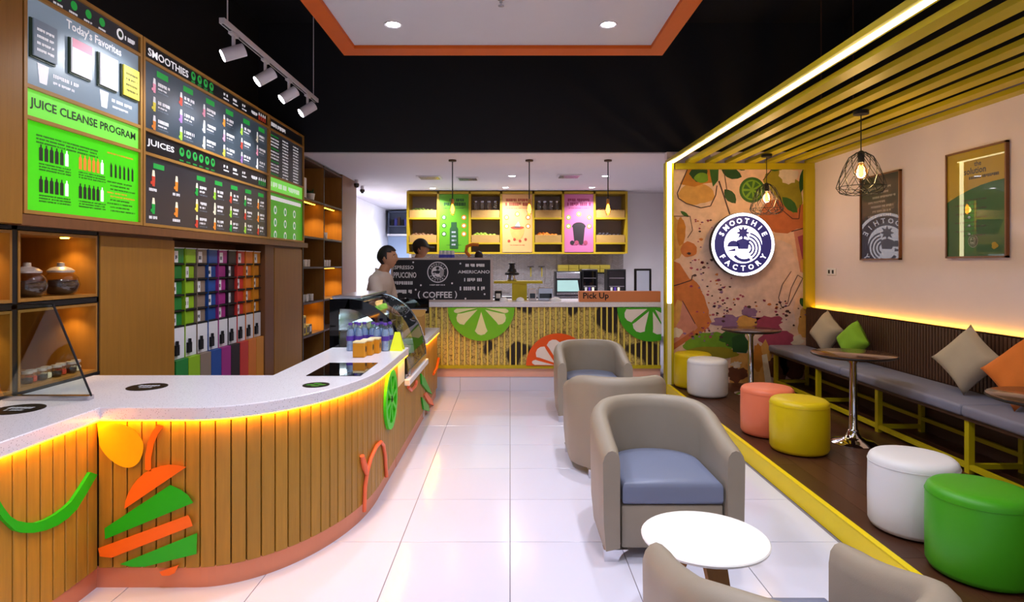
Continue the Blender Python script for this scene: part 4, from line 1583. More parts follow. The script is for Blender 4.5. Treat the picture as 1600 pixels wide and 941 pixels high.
line('mu_line', [(1236, 424), (1222, 445), (1216, 465), (1221, 480), (1232, 478), (1244, 455), (1254, 435), (1246, 430), (1236, 450), (1230, 475)], 1)
leaf('mu_leaf', 1250, 466, .9, 18, 6, 5)
mk('mu_tan', blob(1256, 505, 9, 24, .2, 20, 31), 3)
mk('mu_cream', blob(1246, 532, 9, 8, .3, 16, 32), 4)
rg = random.Random(5)
for k in range(170):        # paint specks
    gx = rg.choice(((1128, 470, 26, 40), (1105, 470, 26, 40), (1180, 478, 45, 14), (1225, 490, 30, 20), (1090, 410, 20, 20), (1100, 350, 20, 30), (1095, 520, 25, 14)))
    x, y = rg.gauss(gx[0], gx[2] * .6), rg.gauss(gx[1], gx[3] * .6)
    if not (1046 < x < 1262 and 340 < y < 560) or math.hypot(x - 1161, y - 382) < 52:
        continue
    r = rg.uniform(.8, 2.4)
    a = rg.uniform(0, 3.14)
    mk(rg.choice(('mu_orange', 'mu_magenta', 'mu_purple', 'mu_line', 'mu_magenta')), [(x + r * 1.7 * math.cos(a + t) * (1 if j % 2 == 0 else .5), y + r * math.sin(a + t)) for j, t in enumerate((0, 1.2, 2.4, 3.6, 4.8))], 7)
for c, mb in mur.items():
    mb.build('mural_paint', c, mw)
# --- round illuminated sign
sx, sy_, sz = P(1161, 382, BK - .09)
R = 50 * (BK - .09) / F
q = thing('round_sign', (sx, BK - .05, sz), 'round illuminated white and navy sign on the mural', 'sign')
MB().cyl((sx, BK - .012, sz), (sx, BK - .088, sz), R, n=48).build('drum', 'black_metal', q, 40)
logo(mpB(BK - .089), sx, sz, R * .985, 0).build('face', ['sign_white', 'sign_navy'], q)
l = light('sign_light', 'POINT', (0, -.25, 0), .8, (.9, .9, 1), .3)
l.parent = q

# --- framed posters on the right wall
poster_gl = None


def gloss(name, col, e=0):
    return pm(name, col, .55, coat=1.0, var=.1, vscale=5, emit=e)


gloss('po_dark', '151218')
gloss('po_yellow', 'a88c10')
gloss('po_green', '14562a')
pm('po_text', '8f8a90', .4, coat=1.)
pm('po_black', '1a1a14', .4, coat=1.)
mpr = mpR(WR)
for q_ in ('po_dark', 'po_yellow', 'po_green', 'po_text', 'po_black'):
    n_ = MATS[q_].node_tree.nodes['Principled BSDF'].inputs
    n_['Coat IOR'].default_value = 1.42
    n_['Coat Roughness'].default_value = 0.
for k, (ya, yb, za, zb) in enumerate(((5.54, 6.17, 1.565, 2.39), (4.347, 4.956, 1.572, 2.412))):
    q = thing('framed_poster', (WR - .02, (ya + yb) / 2, za), ('glossy dark chalk style poster in a thin frame on the pink wall', 'glossy green poster with yellow top in a thin frame')[k], 'poster')
    fr = MB().box(WR - .028, WR - .002, ya, ya + .014, za, zb).box(WR - .028, WR - .002, yb - .014, yb, za, zb).box(WR - .028, WR - .002, ya, yb, za, za + .014).box(WR - .028, WR - .002, ya, yb, zb - .014, zb)
    fr.build('frame', 'wood_end', q)
    a, b_ = -(yb - .014), -(ya + .014)
    pn = MB().box(WR - .018, WR - .002, ya + .014, yb - .014, za + .014, zb - .014).build('sheet', 'po_dark' if k == 0 else 'po_green', q)
    mp = mpR(WR - .018)
    w_ = b_ - a
    mb = MB()
    if k == 0:
        for r in range(7):
            greek(mb, mp, a + w_ * (.2 + .06 * (r % 3)), zb - .14 - r * .045, w_ * (.6 - .12 * (r % 2)), .02, .0008, seed=r)
        mb.build('print', 'po_text', pn)['kind'] = 'stuff'
    else:
        arcp = [(a + w_ * t, zb - .27 - .12 * (1 - t) ** 2 + .0) for t in (1, .8, .6, .4, .2, 0)]
        MB().flat([(a, zb - .014), (a, arcp[-1][1])] + arcp[::-1][1:] + [(b_, zb - .014)], mp, .0006).build('top_field', 'po_yellow', pn)
        mb.text('the', mp, a + w_ * .55, zb - .12, width=.07, d=.0012)
        mb.text('solution', mp, a + w_ * .5, zb - .17, width=.22, d=.0012)
        greek(mb, mp, a + w_ * .4, zb - .235, w_ * .5, .022, .0012, seed=2)
        for r in range(9):
            greek(mb, mp, a + w_ * (.15 if r % 2 else .3), zb - .40 - r * .034, w_ * .4, .012, .0012, seed=r + 5)
        mb.build('print', 'po_black', pn)['kind'] = 'stuff'
        logo(mp, a + w_ * .47, za + .13, .05, .001).build('badge', ['po_text', 'po_black'], pn)
        MB().flat(blob(a + w_ * .83, za + .09, .03, .026, .25, 14, 3), mp, .001).build('fruit_mark', 'po_yellow', pn)
q = thing('wall_socket', (WR, 6.75, 1.44), 'white double wall socket on the pink wall', 'socket')
MB().rbox(WR - .012, WR - .001, 6.66, 6.84, 1.40, 1.48, .003, 1).build('plate', 'white_leather', q)
for y in (6.71, 6.79):
    MB().box(WR - .014, WR - .0125, y - .018, y + .018, 1.42, 1.46).build('outlet', 'black_metal', q)

# ================================================================== SERVICE AREA
# --- yellow back shelving
SY = 11.0
k_ = SY / F
shx = lambda px: (px - VX) * k_
shz = lambda py: CH - (py - VY) * k_
t = thing('wall_shelving', (.13, 11.2, 1.73), 'long yellow wall shelving with crates and three tall posters', 'shelving')
xs_ = [637, 684.5, 734, 783, 833.5, 880, 929, 979]
pm('shelf_yellow', 'b8981a', .45)
for x in xs_:
    MB().box(shx(x) - .02, shx(x) + .02, SY, 11.44, shz(396), shz(299)).build('upright', 'shelf_yellow', t)
MB().box(shx(637) + .02, shx(979) - .02, SY, 11.44, shz(303), shz(299)).build('top_board', 'shelf_yellow', t)
pm('shelf_back', '9a9092', .6)
MB().box(shx(637) + .02, shx(979) - .02, 11.425, 11.445, shz(396), shz(303)).build('back_panel', 'shelf_back', t)
for i in (0, 2, 4, 6):
    for py in (341, 380, 395):
        MB().box(shx(xs_[i]) + .021, shx(xs_[i + 1]) - .021, SY, 11.42, shz(py) - .018, shz(py) + .012).build('shelf', 'shelf_yellow', t)
MB().box(shx(637) + .021, shx(979) - .021, SY - .001, SY + .02, shz(397), shz(394) - .013).build('front_rail', 'shelf_yellow', t)
pm('crate_wood', 'b08748', .6, var=.2, stretch=(1, 8, 8))
pm('fr_orange', 'e07a1c', .5)
pm('fr_green', '8aa02a', .5)
pm('fr_brown', '6a4424', .6)
pm('fr_dark', '2a2024', .6)
pm('fr_leaf', '5c6a22', .7)
cont = {(0, 0): 'fr_leaf', (0, 1): 'fr_brown', (2, 0): 'jar', (2, 1): 'fr_green', (4, 0): 'jar', (4, 1): 'fr_orange', (6, 0): 'fr_brown', (6, 1): 'fr_dark'}
nmF = {'fr_leaf': ('lettuce', 'leafy green lettuce in the top crate nearest the corridor', 'vegetable'), 'fr_brown': ('kiwi', '', 'fruit'), 'fr_green': ('lime', 'green lime in the crate between the green and orange posters', 'fruit'), 'fr_orange': ('orange', 'orange in the crate between the orange and pink posters', 'fruit'), 'fr_dark': ('plum', 'dark plum in the middle crate beyond the pink poster', 'fruit')}
bayn = {0: 'nearest the corridor', 2: 'between the green and orange posters', 4: 'between the orange and pink posters', 6: 'beyond the pink poster'}
for (i, r), c in cont.items():
    x0, x1 = shx(xs_[i]) + .03, shx(xs_[i + 1]) - .03
    z0 = shz((341, 380)[r]) + .0125
    cr = thing('wooden_crate', ((x0 + x1) / 2, 11.15, z0), 'wooden crate in the %s bay %s' % (('top', 'middle')[r], bayn[i]), 'crate', 'crates on the yellow shelving')
    MB().box(x0, x1, SY + .005, SY + .02, z0, z0 + .135).build('front_board', 'crate_wood', cr)
    MB().box(x0, x1, 11.38, 11.395, z0, z0 + .135).build('back_board', 'crate_wood', cr)
    for xx in (x0, x1 - .014):
        MB().box(xx, xx + .014, SY + .0205, 11.3795, z0, z0 + .135).build('side_board', 'crate_wood', cr)
    MB().box(x0 + .0145, x1 - .0145, SY + .0205, 11.3795, z0, z0 + .08).build('floor_board', 'crate_wood', cr)
    if c == 'jar':
        for k in range(4):
            x = x0 + .07 + k * (x1 - x0 - .14) / 3
            q = thing('glass_jar', (x, 11.12, z0 + .081), 'clear glass jar standing in the top crate %s' % bayn[i], 'jar', 'glass jars in the crate ' + bayn[i])
            MB().lathe([(.045, 0), (.052, .01), (.052, .15), (.036, .18), (.036, .2)], (x, 11.12, z0 + .081), 14).build('jar', jarglass, q, 50)
            MB().lathe([(.04, .2), (.04, .225), (.0001, .226)], (x, 11.12, z0 + .081), 12).build('lid', 'steel', q, 40)
    else:
        nn, lb, ct = nmF[c]
        if nn == 'kiwi':
            lb = 'brown kiwi in the %s crate %s' % (('top', 'middle')[r], bayn[i])
        for k in range(9):
            x = x0 + .06 + (k % 6 + (.5 if k >= 6 else 0)) * (x1 - x0 - .125) / 5.5
            y = 11.09 + (.09 if k >= 6 else 0) + .012 * (k % 2)
            R_0 = .042
            zc = z0 + .081 + R_0 + (.03 if k >= 6 else 0)
            q = MB().lathe([(.0001, -R_0), (R_0 * .6, -R_0 * .8), (R_0 * .97, -R_0 * .25), (R_0 * .97, R_0 * .25), (R_0 * .6, R_0 * .8), (.0001, R_0 * .93)], (x, y, zc), 10).build(nn, c, None, 60, off=(x, y, zc))
            tag(q, lb, ct, '%ss in the %s crate %s' % (nn.replace('_', ' '), ('top', 'middle')[r], bayn[i]))
# posters between
for (i, c0, c1, lb) in ((1, '5a9a18', '7ac030', 'tall green poster with a dark juice bottle'), (3, 'd9a468', 'e0a050', 'tall pale orange poster with a smoothie bowl'), (5, 'c46a98', 'c86a90', 'tall pink poster with a purple smoothie cup')):
    x0, x1 = shx(xs_[i]) + .022, shx(xs_[i + 1]) - .022
    zb_, zt = shz(394), shz(303.5)
    q = thing('shelf_poster', ((x0 + x1) / 2, SY + .02, zb_), lb, 'poster')
    pm('sp%d' % i, c0, .5)
    p = MB().box(x0, x1, SY + .005, SY + .02, zb_, zt).build('sheet', 'sp%d' % i, q)
    mp = mpB(SY + .005)
    w_, cx = x1 - x0, (x0 + x1) / 2
    pm('sp_dark%d' % i, {1: '12421c', 3: 'a8442c', 5: '8a1c50'}[i], .5)
    mb = MB()
    greek(mb, mp, x0 + w_ * (.35 if i == 1 else .12), zt - .13, w_ * .5 if i == 1 else w_ * .75, .05, .001, seed=i, fill=.8)
    greek(mb, mp, x0 + w_ * .1, zt - .21, w_ * .82, .06, .001, seed=i + 3, fill=.8)
    greek(mb, mp, x0 + w_ * .15, zt - .26, w_ * .7, .014, .001, seed=i + 8)
    greek(mb, mp, x0 + w_ * .25, zb_ + .12, w_ * .5, .012, .001, seed=i + 9)
    mb.build('print', 'sp_dark%d' % i, p)['kind'] = 'stuff'
    ic = MB()
    for k in range(6 if i == 1 else 5):
        if i == 1:
            u, v = cx + (-1 if k % 2 == 0 else 1) * w_ * .34, zt - .42 - (k // 2) * .15
        else:
            u, v = ((-.36, -.42), (.36, -.42), (-.36, -.58), (.36, -.58), (0, -.36))[k]
            u, v = cx + u * w_, zt + v
        ic.flat(circ(u, v, .045, 14), mp, .001, k % 2)
        ic.flat(circ(u, v, .026, 10), mp, .002, 2)
    ic.build('icons', ['fr_green' if i != 1 else 'mu_green', 'fr_orange', 'pr_cream'], p)['kind'] = 'stuff'
    if i == 1:
        MB().flat([(cx - .075, zb_ + .06), (cx + .075, zb_ + .06), (cx + .075, zb_ + .42), (cx + .05, zb_ + .46), (cx + .05, zb_ + .54), (cx - .05, zb_ + .54), (cx - .05, zb_ + .46), (cx - .075, zb_ + .42)], mp, .0025).build('bottle_print', 'mu_leaf', p)
        b2 = MB()
        for k in range(4):
            greek(b2, mp, cx - .04, zb_ + .12 + k * .075, .08, .03, .0035, seed=k)
        b2.build('bottle_text', 'grey_print', p)
    elif i == 3:
        b2 = MB().flat(circ(cx, zb_ + .42, .13, 20, PI, 2 * PI, ry=.2), mp, .0025, 0).flat(blob(cx, zb_ + .44, .12, .03, .1, 18, 2), mp, .003, 1).flat([(cx - .06, zb_ + .44), (cx + .06, zb_ + .44), (cx + .02, zb_ + .55)], mp, .003, 2)
        for k in range(4):
            b2.flat(circ(cx - .15 + k * .1, zb_ + .2 + .03 * (k % 2), .025, 10), mp, .003, 3)
        b2.build('bowl_print', ['mu_tan', 'sp_dark3', 'white_print', 'sp_dark3'], p)
    else:
        b2 = MB().flat([(cx - .08, zb_ + .16), (cx + .08, zb_ + .16), (cx + .11, zb_ + .45), (cx - .11, zb_ + .45)], mp, .0025, 0).flat(circ(cx, zb_ + .45, .125, 16, 0, PI, ry=.09), mp, .003, 0)
        for k in range(4):
            b2.flat(circ(cx - .12 + k * .08, zb_ + .17, .04, 10), mp, .0035, 1 if k % 2 else 0)
        b2.build('cup_print', ['fr_dark', 'mu_magenta'], p)

# --- prep counter and machines at the rear
tag(MB().box(-1.6, 2.4, 10.3, 11.42, .172, .94).rbox(-1.62, 2.42, 10.28, 11.42, .941, .98, .004, 1).build('prep_counter', 'steel'), 'stainless steel prep counter along the rear wall', 'counter')


def bx(px0, px1, py0, py1, Y, dep):
    a, b_ = P(px0, py1, Y), P(px1, py0, Y)
    return a[0], b_[0], Y, Y + dep, a[2], b_[2]


ZP = 1.071
# yellow stand with juicer on the pick up worktop
YS = 7.75
q = thing('yellow_stand', (.2, YS, ZP), 'yellow bench stand carrying the juicer', 'stand')
x0, x1 = P(772, 0, YS)[0], P(847, 0, YS)[0]
zt = P(0, 439, YS)[2]
MB().box(x0, x1, YS - .12, YS + .12, zt - .03, zt).build('top_board', 'yellow_paint', q)
MB().box(P(800, 0, YS)[0], P(823, 0, YS)[0], YS - .1, YS + .1, ZP, zt - .031).build('pillar', 'yellow_paint', q)
q = thing('juicer', (.1, YS, zt), 'black and steel juicer on the yellow stand', 'juicer')
jx = P(800, 0, YS)[0]
MB().lathe([(.06, 0), (.065, .02), (.055, .07), (.075, .075)], (jx, YS, zt + .001), 18).build('base', 'steel', q, 40)
MB().lathe([(.09, .076), (.092, .10), (.06, .115), (.05, .15), (.038, .155), (.034, .205), (.045, .21), (.045, .225), (.0001, .23)], (jx, YS, zt + .001), 18).build('chute', 'black_metal', q, 40)
for k, (a0, a1, b0, b1, nm, lb, mt) in enumerate(((826, 838, 452, 472, 'card_reader', 'pale card machine beside the yellow stand', 'white_metal'), (841, 864, 450, 472, 'steel_box', 'brushed steel box on the pick up counter', 'steel'), (773, 784, 455, 471, 'cup_holder', 'dark cup holder beside the coffee board', 'black_metal'))):
    X0, X1, y0, y1, z0, z1 = bx(a0, a1, b0, b1, 7.55, .14)
    q = thing(nm, ((X0 + X1) / 2, 7.6, ZP), lb, nm.replace('_', ' '))
    MB().rbox(X0, X1, y0, y1, ZP, z1, .006, 1).build('body', mt, q)
    MB().rbox(X0 + .015, X1 - .015, y0 - .006, y0 - .0005, ZP + .03, ZP + .09, .002, 1).build('front_plate', 'black_gloss' if k < 2 else 'ceramic', q)
pm('towel', 'f0eef2', .9)
for k, (px, s) in enumerate(((787, .05), (868, .07), (813, .05))):
    x = P(px, 0, 7.45)[0]
    q = MB().lathe([(s, 0), (s * 1.02, .01), (s * .9, .03), (s * .5, .045), (.0001, .05)], (x, 7.45, ZP), 14, sy=.7).build('napkin_pile', 'towel', None, 60, off=(x, 7.45, ZP))
    tag(q, ('small white napkin pile by the coffee board', 'larger white napkin pile in front of the coffee machine', 'small white napkin pile under the yellow stand')[k], 'napkins')
# machines on prep counter
YM = 10.35
ZM = .981
pm('screen_teal', '9fc4bf', .1, emit=.25)
X0, X1, y0, y1, z0, z1 = bx(868, 908, 424, 470, YM, .4)
q = thing('coffee_machine', ((X0 + X1) / 2, YM, ZM), 'grey coffee machine with a pale slanted panel', 'coffee machine')
MB().rbox(X0, X1, y0, y1, ZM, z1, .01, 2).build('body', 'black_metal', q)
MB().add([(X0 + .03, y0 - .01, ZM + .08), (X1 - .03, y0 - .01, ZM + .08), (X1 - .06, y0 - .002, ZM + .27), (X0 + .03, y0 - .002, ZM + .27)], [(0, 1, 2, 3)]).build('panel', 'screen_teal', q)
MB().rbox(X0 + .02, X1 - .02, y0 - .06, y0 - .001, ZM + .02, ZM + .06, .004, 1).build('drip_tray', 'steel', q)
MB().rbox(X0 + .02, X1 - .02, y0 - .01, y0 - .001, ZM + .3, z1 - .02, .004, 1).build('header', 'steel', q)
for k, (a0, a1, lb) in enumerate(((909, 934, 'dark countertop fridge beside the coffee machine'), (949, 978, 'dark countertop fridge at the end of the prep counter'))):
    X0, X1, y0, y1, z0, z1 = bx(a0, a1, 421, 460, YM + .02, .35)
    q = thing('counter_fridge', ((X0 + X1) / 2, YM, ZM), lb, 'fridge')
    MB().rbox(X0, X1, y0, y1, ZM, z1, .006, 1).build('body', 'black_metal', q)
    MB().box(X0 + .03, X1 - .03, y0 - .006, y0 - .0005, ZM + .06, z1 - .03).build('glass_door', 'black_gloss', q)
    for zz in (ZM + .16, ZM + .30):
        MB().box(X0 + .03, X1 - .03, y0 - .009, y0 - .0065, zz, zz + .012).build('shelf_edge', 'steel', q)
    for j in range(3):
        MB().cyl((X0 + .07 + j * .06, y0 - .012, ZM + .08), (X0 + .07 + j * .06, y0 - .012, ZM + .15), .02, n=8).build('drink', ['ceramic', 'label_purple', 'pr_cream'][j], q, 40)
# wall rack with yellow boxes
q = thing('wall_rack', (1.2, 11.3, 1.38), 'black wall rack holding yellow cartons above the machines', 'rack')
x0, x1 = P(870, 0, 11.2)[0], P(955, 0, 11.2)[0]
zr = P(0, 426, 11.2)[2]
MB().box(x0, x1, 11.15, 11.44, zr - .02, zr).build('board', 'black_metal', q)
pm('box_yellow', 'd8c24a', .5)
for k in range(5):
    a = x0 + .02 + k * (x1 - x0 - .04) / 5
    for j in range(2):
        c_ = MB().rbox(a + .004, a + (x1 - x0 - .04) / 5 - .004, 11.17, 11.36, zr + .001 + j * .072, zr + .07 + j * .072, .004, 1).build('yellow_carton', 'box_yellow', None, off=(a, 11.17, zr + .001 + j * .072))
        tag(c_, 'flat yellow carton in the stacked row on the wall rack', 'carton', 'yellow cartons on the wall rack')
# tablet frame
X0, X1, y0, y1, z0, z1 = bx(991, 1018, 420, 456, 7.62, .02)
q = thing('tablet_stand', ((X0 + X1) / 2, 7.6, ZP), 'black framed tablet standing behind the pick up sign', 'tablet')
MB().rbox(X0, X1, y0, y1, ZP + .06, z1, .006, 1).box((X0 + X1) / 2 - .05, (X0 + X1) / 2 + .05, y0, y1 + .06, ZP, ZP + .06).build('frame', 'black_metal', q)
pm('tablet_screen', 'b8c0d8', .15, emit=.2)
MB().box(X0 + .03, X1 - .03, y0 - .004, y0 - .0005, ZP + .1, z1 - .025).build('screen', 'tablet_screen', q)
# taps on the splashback
for k, px in enumerate((829, 846)):
    x, _, z = P(px, 419, 11.35)
    q = thing('wall_tap', (x, 11.4, z), 'black wall tap on the splashback above the prep counter', 'tap', 'black wall taps')
    MB().cyl((x, 11.43, z), (x, 11.28, z), .016, n=8).build('body', 'black_metal', q)
    MB().tube([(x, 11.28, z), (x, 11.22, z - .01), (x, 11.2, z - .10), (x, 11.2, z - .16)], .011, 6).build('spout', 'yellow_paint', q, 60)
    MB().box(x - .06, x + .06, 11.32, 11.34, z + .018, z + .034).build('lever', 'black_metal', q)

# --- coffee board on the worktop
x0, x1 = P(610, 0, PY)[0], P(770, 0, PY)[0]
q = thing('coffee_board', ((x0 + x1) / 2, PY + .05, 1.07), 'black coffee menu board in a pale frame on the pick up counter', 'menu board')
pm('pale_frame', 'b8a6a2', .5)
pm('board_black', '19171d', .5, var=.2)
fr = MB()
zb_, zt = 1.071, 1.602
fr.box(x0, x1, PY + .02, PY + .06, zb_, zb_ + .025).box(x0, x1, PY + .02, PY + .06, zt - .025, zt).box(x0, x0 + .025, PY + .02, PY + .06, zb_ + .025, zt - .025).box(x1 - .03, x1, PY + .02, PY + .06, zb_ + .025, zt - .025)
fr.build('frame', 'pale_frame', q)
p = MB().box(x0 + .025, x1 - .03, PY + .03, PY + .05, zb_ + .025, zt - .025).build('panel', 'board_black', q)
mp = mpB(PY + .03)
U = lambda px: (px - VX) * PY / F
V = lambda py: CH - (py - VY) * PY / F
mb = MB()
mb.text('ESPRESSO', mp, U(629), V(418), width=34 * PY / F, d=.001)
mb.text('CAPPUCCINO', mp, U(627), V(430), width=46 * PY / F, height=9 * PY / F, d=.001)
greek(mb, mp, U(611), V(445), 34 * PY / F, .04, .001, seed=4)
greek(mb, mp, U(618), V(459), 25 * PY / F, .045, .001, seed=5, fill=.95)
mb.text('COFFEE', mp, U(683), V(461), width=46 * PY / F, d=.001)
greek(mb, mp, U(671), V(446.5), 24 * PY / F, .014, .001, seed=6)
greek(mb, mp, U(727), V(417), 30 * PY / F, .035, .001, seed=7, fill=.9)
mb.text('AMERICANO', mp, U(740), V(425), width=50 * PY / F, height=5 * PY / F, d=.001)
greek(mb, mp, U(725), V(440), 28 * PY / F, .04, .001, seed=8)
greek(mb, mp, U(718), V(454), 44 * PY / F, .045, .001, seed=9)
for (px, py) in ((645, 410), (657, 446), (649, 453), (633, 467), (678, 468), (727, 467), (706, 443), (719, 412), (757, 460)):
    mb.flat(circ(U(px), V(py), 1.5 * PY / F, 8), mp, .001)
mb.text('(', mp, U(654), V(461), height=.09, d=.001).text(')', mp, U(712), V(461), height=.09, d=.001)
pm('chalk', 'dcd8de', .8)
mb.build('lettering', 'chalk', p)['kind'] = 'stuff'
logo(mp, U(683.5), V(425.5), 16.5 * PY / F, .001).build('badge', ['chalk', 'board_black'], p)
# behind the board: espresso machine with cups and a squeezer on top
q = thing('espresso_machine', (-.7, 7.75, ZP), 'steel espresso machine hidden behind the coffee board', 'coffee machine')
MB().rbox(-1.1, -.25, 7.5, 7.95, ZP, 1.575, .02, 2).build('body', 'steel', q)
for k in range(2):
    MB().cyl((-.9 + k * .4, 8.02, 1.35), (-.9 + k * .4, 7.95, 1.35), .04, n=12).build('group_head', 'chrome', q)
for k in range(4):
    x = P(689 + k * 6, 0, 7.7)[0]
    q = thing('cup_stack', (x, 7.7, 1.576), 'stack of white paper cups with blue print above the coffee board', 'cups', 'paper cup stacks')
    MB().lathe([(.03, .0), (.024, .10), (.024, .12), (.0001, .12)], (x, 7.7, 1.576), 12).build('cup', 'towel', q, 40)
    MB().lathe([(.0295, .03), (.0275, .07)], (x, 7.7, 1.576), 12).build('print', 'sign_navy', q, 40)
x = P(742, 0, 7.75)[0]
q = thing('citrus_squeezer', (x, 7.75, 1.576), 'orange and dark citrus squeezer above the coffee board', 'squeezer')
MB().rbox(x - .10, x + .12, 7.66, 7.84, 1.576, 1.61, .01, 1).build('base', 'black_metal', q)
MB().tube([(x - .06, 7.72, 1.62), (x - .11, 7.72, 1.68), (x - .10, 7.72, 1.75), (x - .03, 7.72, 1.775), (x + .05, 7.72, 1.77)], .022, 8).build('arm', 'fr_orange', q, 60)
MB().lathe([(.05, .03), (.055, .06), (.04, .10), (.0001, .12)], (x + .05, 7.74, 1.576), 14).build('cone', 'fr_dark', q, 50)
# --- wall cupboard at the corridor end
x0, x1 = P(606, 0, 14.8)[0], P(640, 0, 14.8)[0]
q = thing('wall_cupboard', ((x0 + x1) / 2, 15.0, P(0, 367, 14.8)[2]), 'dark blue grey open wall cupboard at the corridor end', 'cupboard')
pm('blue_grey', '4c5468', .5)
za, zb2 = P(0, 366, 14.8)[2], P(0, 330, 14.8)[2]
MB().box(x0, x1, 15.0, 15.19, za, zb2).box(x0, x0 + .03, 14.8, 15.0, za, zb2).box(x0, x1, 14.8, 15.0, zb2 - .03, zb2).box(x0, x1, 14.8, 15.0, (za + zb2) / 2 - .1, (za + zb2) / 2 - .07).build('body', 'blue_grey', q)
MB().box(x0, x1, 14.7, 15.19, za - .04, za - .001).build('shelf', 'white_paint', q)
for k in range(5):
    MB().box(x0 + .06 + k * .08, x0 + .12 + k * .08, 14.9, 14.99, (za + zb2) / 2 - .069, (za + zb2) / 2 + .08 + .03 * (k % 3)).build('folder', ['black_metal', 'sign_navy', 'wood_dark'][k % 3], q)

# --- ceiling fittings
for k, (px, py, s, lb) in enumerate(((671, 277, .36, 'square ceiling air grille with a bracket over the coffee board'), (731, 279, .34, 'square ceiling air grille beside the first bar pendant'), (889, 275, .36, 'square ceiling air grille between two bar pendants'))):
    Y = 1.336 * F / (VY - py)
    x = (px - VX) * Y / F
    q = thing('ceiling_grille', (x, Y, 2.86), lb, 'grille')
    MB().box(x - s / 2, x + s / 2, Y - s / 2, Y + s / 2, 2.852, 2.8595).build('frame', 'white_metal', q)
    for j in range(5):
        y = Y - s / 2 + .05 + j * (s - .1) / 4
        MB().box(x - s / 2 + .03, x + s / 2 - .03, y - .012, y + .012, 2.842, 2.8515).build('slat', 'steel', q)
for k, (px, py) in enumerate(((566, 294), (557, 284.5))):
    Y = 1.30 * F / (VY - py)
    x = (px - VX) * Y / F
    q = thing('dome_camera', (x, Y, 2.86), ('small security camera under the ceiling by the corridor', 'small security camera above the brown end panel')[k], 'camera')
    MB().cyl((x, Y, 2.8595), (x, Y, 2.80), .03, n=10).build('mount', 'white_metal', q)
    MB().lathe([(.0001, -.05), (.03, -.04), (.042, -.01), (.042, .02), (.0001, .021)], (x, Y, 2.78), 14).build('dome', 'black_gloss', q, 50)
# --- bar pendants with filament bulbs
amb = glass_mat('amber_glass', 'ffdfa0', .02, .25, .9)
for k, px in enumerate((707, 827, 950)):
    Y = 7.79
    x = (px - VX) * Y / F
    q = thing('bulb_pendant', (x, Y, 2.86), 'bare filament bulb on a rigid dark rod, hung ' + ('before the green poster', 'beside the pale orange poster', 'before the last shelf bay')[k], 'pendant lamp', 'bulb pendants over the pick up counter')
    MB().lathe([(.05, -.002), (.05, -.02), (.012, -.024)], (x, Y, 2.86), 16).build('canopy', 'wood_dark', q, 40)
    MB().cyl((x, Y, 2.84), (x, Y, 2.36), .007, n=8).build('rod', 'black_metal', q)
    MB().lathe([(.012, .0), (.02, -.005), (.02, -.05), (.016, -.06)], (x, Y, 2.36), 12).build('socket', 'wood_frame', q, 40)
    MB().lathe([(.016, 0), (.022, -.02), (.036, -.07), (.036, -.10), (.022, -.145), (.0001, -.16)], (x, Y, 2.30), 16).build('bulb', amb, q, 60)
    MB().lathe([(.008, -.01), (.016, -.03), (.024, -.07), (.018, -.115), (.0001, -.135)], (x, Y, 2.30), 8).build('filament', 'bulb_glow', q, 60)
    l = light('bulb_light', 'POINT', (0, 0, -.64), 3, (1, .66, .3), .04)
    l.parent = q
# ================================================================== SEATING
# --- tub armchair (local: front towards -y)
def u_path(n=30):
    pts = []
    for i in range(7):
        pts.append((-.37, -.36 + .38 * i / 6))
    for i in range(1, n):
        a = PI - PI * i / n
        pts.append((.37 * math.cos(a), .02 + .34 * math.sin(a)))
    for i in range(7):
        pts.append((.37, .02 - .38 * i / 6))
    return pts


